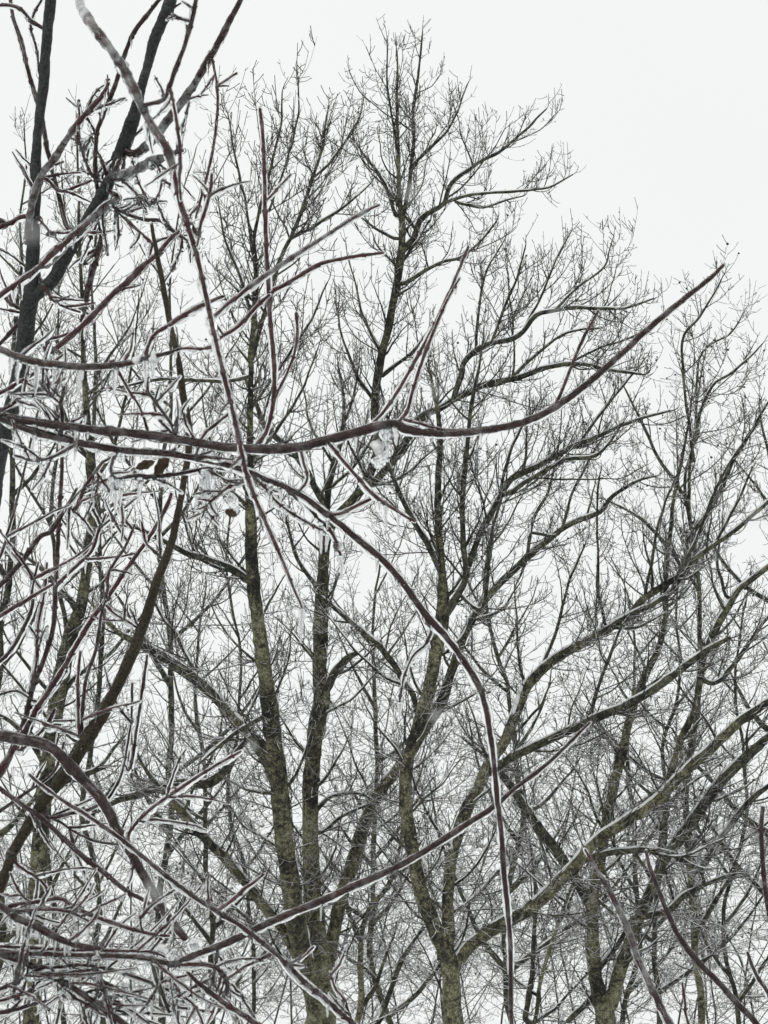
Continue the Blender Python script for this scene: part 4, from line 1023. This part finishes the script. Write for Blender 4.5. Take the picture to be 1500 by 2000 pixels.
CS = [
    ('m', 1.8, 2.5, -0.2, [(-90, 1745, 14), (-40, 1748, 14), (0, 1768, 14), (30, 1790, 15), (67, 1807, 15), (110, 1830, 14), (150, 1845, 12), (195, 1852, 8)]),
    ('r', 3.5, 1.0, 0.0, [(-85, 1775, 7), (0, 1772, 8), (60, 1763, 7), (117, 1755, 7), (142, 1770, 7), (180, 1788, 7), (230, 1806, 7), (285, 1822, 6), (330, 1828, 5)]),
    ('r', 3.5, 1.0, 0.1, [(20, 1780, 5), (60, 1778, 6), (100, 1776, 7), (140, 1782, 5), (175, 1800, 4)]),
    ('m', 3.5, 0.5, -0.15, [(-100, 1850, 11), (0, 1859, 9), (130, 1865, 9), (260, 1869, 9), (320, 1880, 10), (345, 1880, 11), (390, 1861, 12), (430, 1847, 13), (467, 1830, 13), (500, 1814, 13), (567, 1784, 13), (633, 1757, 13), (700, 1727, 13), (767, 1697, 12), (833, 1660, 12), (900, 1617, 11), (963, 1577, 10), (1000, 1545, 8), (1050, 1507, 7), (1093, 1470, 6), (1133, 1430, 5), (1152, 1411, 4)]),
    ('r', 5.0, 0.5, 0.0, [(-100, 1852, 6), (0, 1849, 6), (80, 1853, 6), (180, 1857, 6), (280, 1858, 5), (330, 1868, 5)]),
    ('m', 3.0, 0.8, -0.1, [(-100, 1830, 15), (-40, 1845, 15), (0, 1862, 14), (40, 1876, 13), (80, 1895, 12), (120, 1916, 12), (160, 1941, 11), (200, 1970, 11), (250, 2005, 10), (300, 2045, 9)]),
    ('r', 3.5, 1.0, 0.0, [(330, 1880, 6), (355, 1884, 7), (400, 1884, 8), (425, 1892, 8), (441, 1912, 8), (443, 1945, 6)]),
    ('r', 6.0, 0.3, 0.0, [(441, 1912, 5), (455, 1905, 5), (475, 1890, 5), (505, 1876, 5), (530, 1862, 4)]),
    ('d', 2.5, 0.8, 0.1, [(424, 1852, 5), (422, 1880, 6), (417, 1905, 6), (413, 1935, 5)]),
    ('b', 2.5, 0.5, 0.1, [(296, 1872, 6), (303, 1905, 7), (316, 1940, 7), (331, 1977, 6)]),
    ('d', 3.0, 1.0, 0.0, [(60, 1886, 5), (100, 1890, 6), (150, 1885, 6), (210, 1892, 6), (270, 1910, 6), (335, 1937, 5), (370, 1960, 4)]),
    ('d', 3.5, 0.8, 0.0, [(-90, 1960, 6), (0, 1932, 6), (30, 1918, 6), (68, 1896, 5), (100, 1880, 4)]),
    ('d', 2.5, 0.8, 0.0, [(-90, 1985, 8), (0, 1978, 8), (30, 1972, 8), (60, 1962, 7), (90, 1955, 5)]),
    ('r', 6.0, 0.4, 0.0, [(-90, 1970, 5), (0, 1955, 5), (35, 1945, 5), (70, 1935, 4)]),
    ('r', 3.0, 0.6, 0.0, [(185, 1900, 4), (197, 1920, 4.5), (210, 1945, 4.5), (226, 1973, 4)]),
    ('r', 4.0, 0.6, 0.0, [(120, 1918, 5), (140, 1945, 5), (170, 1962, 5), (210, 1985, 4)]),
    ('r', 3.5, 0.5, 0.1, [(60, 1763, 4), (40, 1745, 4), (20, 1705, 4)]),
    ('r', 5.0, 0.8, 0.0, [(330, 1900, 4), (350, 1940, 4), (380, 1965, 4), (400, 2010, 4)]),
    ('r', 2.0, 0.3, 0.2, [(280, 1822, 4), (275, 1800, 4), (285, 1760, 4), (292, 1735, 3)]),
]
root_c, tr_c, ob_c = build_shrub('icy_shrub', 'tangled icicle-hung shrub in the bottom left corner with one straight branch rising to the right', 'shrub', 'ice-glazed shrubs in the foreground', 2.45,
    ([(-190, 2700, 44), (-160, 2300, 38), (-120, 2050, 32), (-102, 1900, 26), (-92, 1790, 20), (-85, 1710, 11)], 'b', 0.0, -0.05),
    CS, [(0, 1740, 520, 2000, 50, 35, 130, 4.2), (0, 1840, 320, 2000, 26, 80, 220, 3.6)])

DS = [
    ('d', 4.5, 0.4, 0.25, [(955, 2260, 11), (820, 2110, 10), (693, 2002, 9), (667, 1980, 9), (633, 1949, 9), (603, 1926, 9), (573, 1897, 8), (540, 1864, 8), (500, 1831, 8), (467, 1807, 8), (424, 1780, 9), (377, 1750, 8), (333, 1717, 8), (287, 1680, 7), (240, 1642, 7), (200, 1613, 7), (163, 1588, 6), (133, 1570, 6), (90, 1540, 5), (57, 1513, 5)]),
    ('r', 4.5, 0.3, 0.1, [(424, 1780, 6), (440, 1768, 6), (455, 1757, 7), (480, 1735, 6), (515, 1708, 5)]),
    ('d', 3.5, 0.6, 0.2, [(955, 2260, 10), (800, 2180, 10), (620, 2075, 10), (500, 2000, 10), (480, 1985, 10), (440, 1960, 10), (405, 1934, 9), (385, 1918, 8), (367, 1900, 6)]),
    ('r', 4.0, 0.6, 0.1, [(690, 2000, 4), (670, 1950, 4), (655, 1930, 4), (645, 1900, 4)]),
    ('r', 4.0, 0.6, 0.1, [(560, 1885, 4), (590, 1870, 4), (612, 1850, 4)]),
]
root_d, tr_d, ob_d = build_shrub('icy_shrub', 'shrub whose straight icy shoot climbs left from the bottom centre across the forked trunk', 'shrub', 'ice-glazed shrubs in the foreground', 2.2,
    ([(1010, 2900, 34), (990, 2600, 28), (970, 2400, 22), (955, 2255, 14), (950, 2150, 8)], 'b', 0.0, 0.03), DS, [(400, 1750, 700, 2010, 5, 20, 60, 3.5)])

ES = [
    ('r', 3.8, 0.1, 0.2, [(1570, 2330, 9), (1420, 2170, 11), (1345, 2060, 10), (1308, 2000, 10), (1285, 1955, 9), (1265, 1915, 9), (1245, 1870, 9), (1230, 1825, 9), (1210, 1780, 9), (1182, 1725, 8), (1160, 1690, 7), (1143, 1660, 5)]),
    ('d', 1.2, 0.1, 0.2, [(1570, 2330, 16.1), (1530, 2080, 14.9), (1480, 2003, 13.8), (1435, 1955, 13.8), (1400, 1915, 12.6), (1365, 1880, 12.6), (1330, 1835, 11.5), (1305, 1785, 10.3), (1285, 1735, 9.2), (1268, 1690, 8.0), (1262, 1662, 5.8)]),
    ('d', 1.0, 0.1, 0.3, [(1570, 2300, 11), (1545, 2050, 10), (1515, 1860, 10), (1497, 1750, 10), (1490, 1690, 9), (1487, 1620, 9), (1490, 1577, 8)]),
    ('d', 2.5, 0.1, 0.3, [(1560, 2120, 8), (1530, 2000, 8), (1500, 1940, 7), (1475, 1900, 6), (1460, 1860, 5)]),
    ('r', 3.5, 0.2, 0.3, [(1400, 2150, 5), (1345, 2000, 5), (1338, 1960, 5), (1333, 1920, 4)]),
]
root_e, tr_e, ob_e = build_shrub('icy_shrub', 'shrub at the bottom right with bare curved shoots pointing up and left', 'shrub', 'ice-glazed shrubs in the foreground', 2.4,
    ([(1600, 2900, 36), (1590, 2600, 30), (1575, 2400, 24), (1568, 2290, 15), (1572, 2150, 9)], 'b', 0.0, 0.05), ES)


def crust(o, t, a0, a1, extra):
    """cloudy rime frozen on in a thick uneven layer along a stretch of branch"""
    n = len(t.P); i0, i1 = int(a0 * (n - 1)), int(a1 * (n - 1))
    P, px = t.P[i0:i1], t.D[i0:i1] / F
    m_ = len(P); f_ = np.sin(np.linspace(0.05, 0.97, m_) * math.pi) ** 0.9
    R = t.R[i0:i1] + extra * px * (0.9 + 0.45 * smooth_noise(m_, 6) + 0.25 * smooth_noise(m_, 2.5)) * f_
    T = norm(np.gradient(P, axis=0))
    R[0] *= 0.05; R[-1] *= 0.05
    V, Q = tubes((P - UP * (0.15 * R)[:, None])[None], R[None], 12, radial=1 + 0.06 * rng.normal(size=(1, m_, 12)))
    c = mesh_obj('rime_crust', V, Q, M['rime_ice'], o)
    place(c, t.P[0])


crust(ob_y[2], tr_y[2], 0.1, 0.45, 5.5)
crust(ob_y[3], tr_y[3], 0.1, 0.5, 3.0)
crust(ob_y[5], tr_y[5], 0.05, 0.75, 3.0)
crust(ob_y[13], tr_y[13], 0.05, 0.9, 4.5)
crust(ob_y[14], tr_y[14], 0.03, 0.35, 3.5)
crust(ob_e[1], tr_e[1], 0.35, 0.98, 3.0)
crust(ob_a[14], tr_a[14], 0.3, 0.98, 2.0)

# a few large icicles and frozen clumps seen in the picture
def hang_at(traces, objs, x, y, L, r):
    d, t, i = nearest(traces, x, y)
    k = [q for q, tt in enumerate(traces) if tt is t][0]
    if k < len(objs):
        hang(objs[k], t, i, L, r)


nY, nA, nC = len(ob_y), len(ob_a), len(ob_c)
hang_at(tr_y, ob_y, 590, 1186, 75, 6)
for x, y, L, r in ((230, 930, 70, 8), (222, 930, 50, 8), (240, 930, 62, 6), (400, 915, 110, 9), (412, 915, 80, 7), (275, 930, 60, 6), (660, 1085, 45, 7), (650, 1060, 30, 6), (625, 1020, 70, 6),
                   (640, 1040, 40, 5), (760, 830, 60, 9), (750, 832, 50, 8), (770, 832, 45, 8), (40, 700, 60, 7), (75, 708, 70, 7), (25, 694, 45, 6), (110, 712, 50, 6), (160, 716, 62, 6), (225, 714, 70, 7),
                   (285, 700, 60, 7), (300, 696, 42, 6), (700, 850, 35, 4), (905, 845, 30, 5), (940, 840, 25, 4), (455, 806, 40, 5), (783, 1370, 30, 6), (755, 980, 60, 5), (780, 1000, 50, 4), (530, 940, 55, 6), (545, 950, 40, 5),
                   (640, 1004, 35, 5), (120, 835, 45, 6), (70, 828, 60, 6), (150, 838, 50, 6), (30, 822, 45, 6)):
    hang_at(tr_a[:nA], ob_a, x, y, L, r)
for x in range(8, 150, 9):
    hang_at(tr_c[:nC], ob_c, x, 1772 + x * 0.55, rnd.uniform(16, 34), rnd.uniform(3, 4.6))
for x in range(20, 300, 14):
    hang_at(tr_c[:nC], ob_c, x + rnd.uniform(-4, 4), 1866, rnd.uniform(10, 26), rnd.uniform(2.5, 4))


def clump(parent, t, i, dx, dy, size, seed, material='ice', name='ice_clump', squash=(1, 1, 1)):
    """frozen lump of snow and ice: a bumpy closed surface"""
    r_ = np.random.default_rng(seed)
    px = t.D[i] / F
    c = at(t.x[i] + dx, t.y[i] + dy, t.D[i])
    nu, nv = 16, 10
    u = np.arange(nu) * 2 * math.pi / nu; v = np.linspace(0.02, math.pi - 0.02, nv)
    D_ = np.stack([np.sin(v)[:, None] * np.cos(u), np.sin(v)[:, None] * np.sin(u), np.cos(v)[:, None] * np.ones(nu)], -1)
    k = r_.normal(size=(9, 3)) * 2.6; ph = r_.uniform(0, 6, 9)
    rad = 1 + 0.13 * np.sin(D_ @ k.T + ph).sum(-1)
    V = (c + D_ * rad[..., None] * size * px * np.array(squash)).reshape(-1, 3)
    i_ = np.arange(nv - 1)[:, None] * nu; j = np.arange(nu)[None]; j2 = (j + 1) % nu
    Q = np.stack([i_ + j, i_ + nu + j, i_ + nu + j2, i_ + j2], -1).reshape(-1, 4)
    o = mesh_obj(name, V, Q, M[material], parent)
    place(o, t.P[0])
    return o


def clump_at(traces, objs, x, y, dx, dy, size, seed, material='ice', squash=(1, 1, 1)):
    d, t, i = nearest(traces, x, y)
    k = [q for q, tt in enumerate(traces) if tt is t][0]
    clump(objs[k], t, i, dx, dy, size, seed, material, 'ice_clump' if material == 'ice' else 'snow_clump', squash)


A_ = tr_a[:nA]; C_ = tr_c[:nC]; Y_ = tr_y[:nY]
for x, y, dx, dy, s_, sd, mt in ((762, 832, -5, 22, 13, 1, 'ice'), (758, 832, -18, 48, 14, 2, 'snow'), (758, 832, -8, 65, 11, 3, 'ice'), (765, 832, -28, 75, 10, 4, 'ice'), (445, 910, 5, 70, 14, 5, 'ice'), (450, 910, 10, 92, 9, 6, 'ice'),
                             (228, 932, 0, 12, 10, 7, 'ice'), (400, 914, 0, 30, 14, 8, 'ice'), (250, 882, -15, 10, 10, 9, 'ice'), (655, 1060, 8, 10, 10, 10, 'ice'), (300, 696, 0, 2, 10, 11, 'snow'), (270, 705, 0, -2, 9, 12, 'snow')):
    clump_at(A_, ob_a, x, y, dx, dy, s_, sd, mt)
for x, y, dx, dy, s_, sd, mt in ((345, 1878, -5, -12, 15, 21, 'ice'), (320, 1870, 0, -5, 16, 22, 'ice'), (380, 1862, 0, -18, 15, 23, 'ice'), (130, 1916, 0, 22, 14, 24, 'ice'), (60, 1810, 10, 22, 9, 25, 'ice'),
                             (190, 1850, 0, 20, 9, 26, 'ice'), (430, 1960, 0, 0, 9, 27, 'ice'), (170, 1905, 0, 8, 10, 28, 'ice'), (330, 1940, 30, 10, 12, 29, 'ice'), (330, 1970, 50, 5, 10, 30, 'ice')):
    clump_at(C_, ob_c, x, y, dx, dy, s_, sd, mt)
for x, y, dx, dy, s_, sd, mt in ((205, 372, 0, 5, 14, 41, 'ice'), (300, 320, 0, 10, 10, 42, 'ice'), (262, 345, 0, 22, 8, 43, 'ice'), (300, 395, 0, 5, 11, 44, 'ice'), (345, 296, -8, 5, 9, 45, 'ice'), (280, 215, 5, 0, 10, 46, 'ice')):
    clump_at(Y_, ob_y, x, y, dx, dy, s_, sd, mt)


# dead leaf caught on the arching shrub
def leaf(parent, t, i, x, y, ang, L, W, seed):
    D = t.D[i]; px = D / F
    c = at(x, y, D)
    nu, nv = 13, 7
    V = []
    ca, sa = math.cos(ang), math.sin(ang)
    r_ = random.Random(seed)
    for a in range(nu):
        f = a / (nu - 1)
        wdt = W * (math.sin(math.pi * min(1, f * 0.97 + 0.03)) ** 0.8) * (1 + 0.12 * math.sin(f * 19 + seed))
        for b_ in range(nv):
            g_ = b_ / (nv - 1) * 2 - 1
            u = (f - 0.5) * L; v = g_ * wdt
            h = 0.9 * W * (g_ * g_) - 0.25 * W * math.sin(f * 5 + g_ * 2) + r_.uniform(-.03, .03) * W
            V.append(c + px * ((u * ca - v * sa) * RGT + (u * sa + v * ca) * UPV - h * FWD))
    V = np.array(V)
    Vt = np.vstack([V, V + FWD * 0.0006])
    Q = []
    N = nu * nv
    for a in range(nu - 1):
        for b_ in range(nv - 1):
            q = (a * nv + b_, a * nv + b_ + 1, (a + 1) * nv + b_ + 1, (a + 1) * nv + b_)
            Q.append(q); Q.append(tuple(N + k for k in reversed(q)))
    o = mesh_obj('dead_leaf', Vt, np.array(Q), M['leaf'], parent)
    place(o, V[0])
    return o


d, t, i = nearest(A_, 315, 928)
leaf(root_a, t, i, 318, 908, math.radians(55), 52, 11, 3)['label'] = 'brown curled dead leaf'
leaf(root_a, t, i, 285, 908, math.radians(20), 40, 9, 4)['label'] = 'brown curled dead leaf'
d, t, i = nearest(A_, 455, 985)
leaf(root_a, t, i, 452, 1002, math.radians(-20), 26, 8, 5)['label'] = 'small dark dead leaf in ice'
d, t, i = nearest(C_, 345, 1870)

# ------------------------------------------------------------------ snowflakes falling close to the lens
FL = [(62, 455, 1.5, 'blurred snowflake in front of the dark stem at upper left'), (800, 375, 1.5, 'blurred snowflake in front of the tallest crown'), (1085, 617, 1.4, 'blurred snowflake over the upper right limbs'),
      (852, 1400, 1.3, 'blurred snowflake in front of the fork right of centre'), (1315, 750, 1.3, 'blurred snowflake at the right shoulder of the wood'), (1475, 1015, 1.2, 'blurred snowflake at the right edge'),
      (1418, 1615, 1.4, 'blurred snowflake low at the right over a thin limb'), (492, 1458, 1.2, 'blurred snowflake left of the forked trunks'), (298, 1738, 1.5, 'blurred snowflake over the brown icy branch at lower left'),
      (850, 765, 1.2, 'blurred snowflake above the arching branch')]
for k, (x, y, s_, lab) in enumerate(FL):
    r_ = np.random.default_rng(100 + k)
    D = 0.16 + 0.035 * (k % 4)
    c = at(x, y, D)
    # six knobbly arms and a core, a clump of crystals
    Vs, Qs, off = [], [], 0
    for a in range(7):
        d_ = norm(r_.normal(size=3))
        L = s_ * 0.0006 * r_.uniform(0.7, 1.3)
        Pb = np.stack([-d_ * L * 0.3, d_ * L * 0.1, d_ * L * 0.55, d_ * L])
        v, q = tube_one(Pb, np.array([0.05, 0.32, 0.26, 0.04]) * L, 6)
        Vs.append(v); Qs.append(q + off); off += len(v)
    o = mesh_obj('snowflake', np.vstack(Vs), np.vstack(Qs), M['snow'])
    o.location = c
    o['label'] = lab; o['category'] = 'snowflake'; o['group'] = 'snowflakes falling close to the lens'
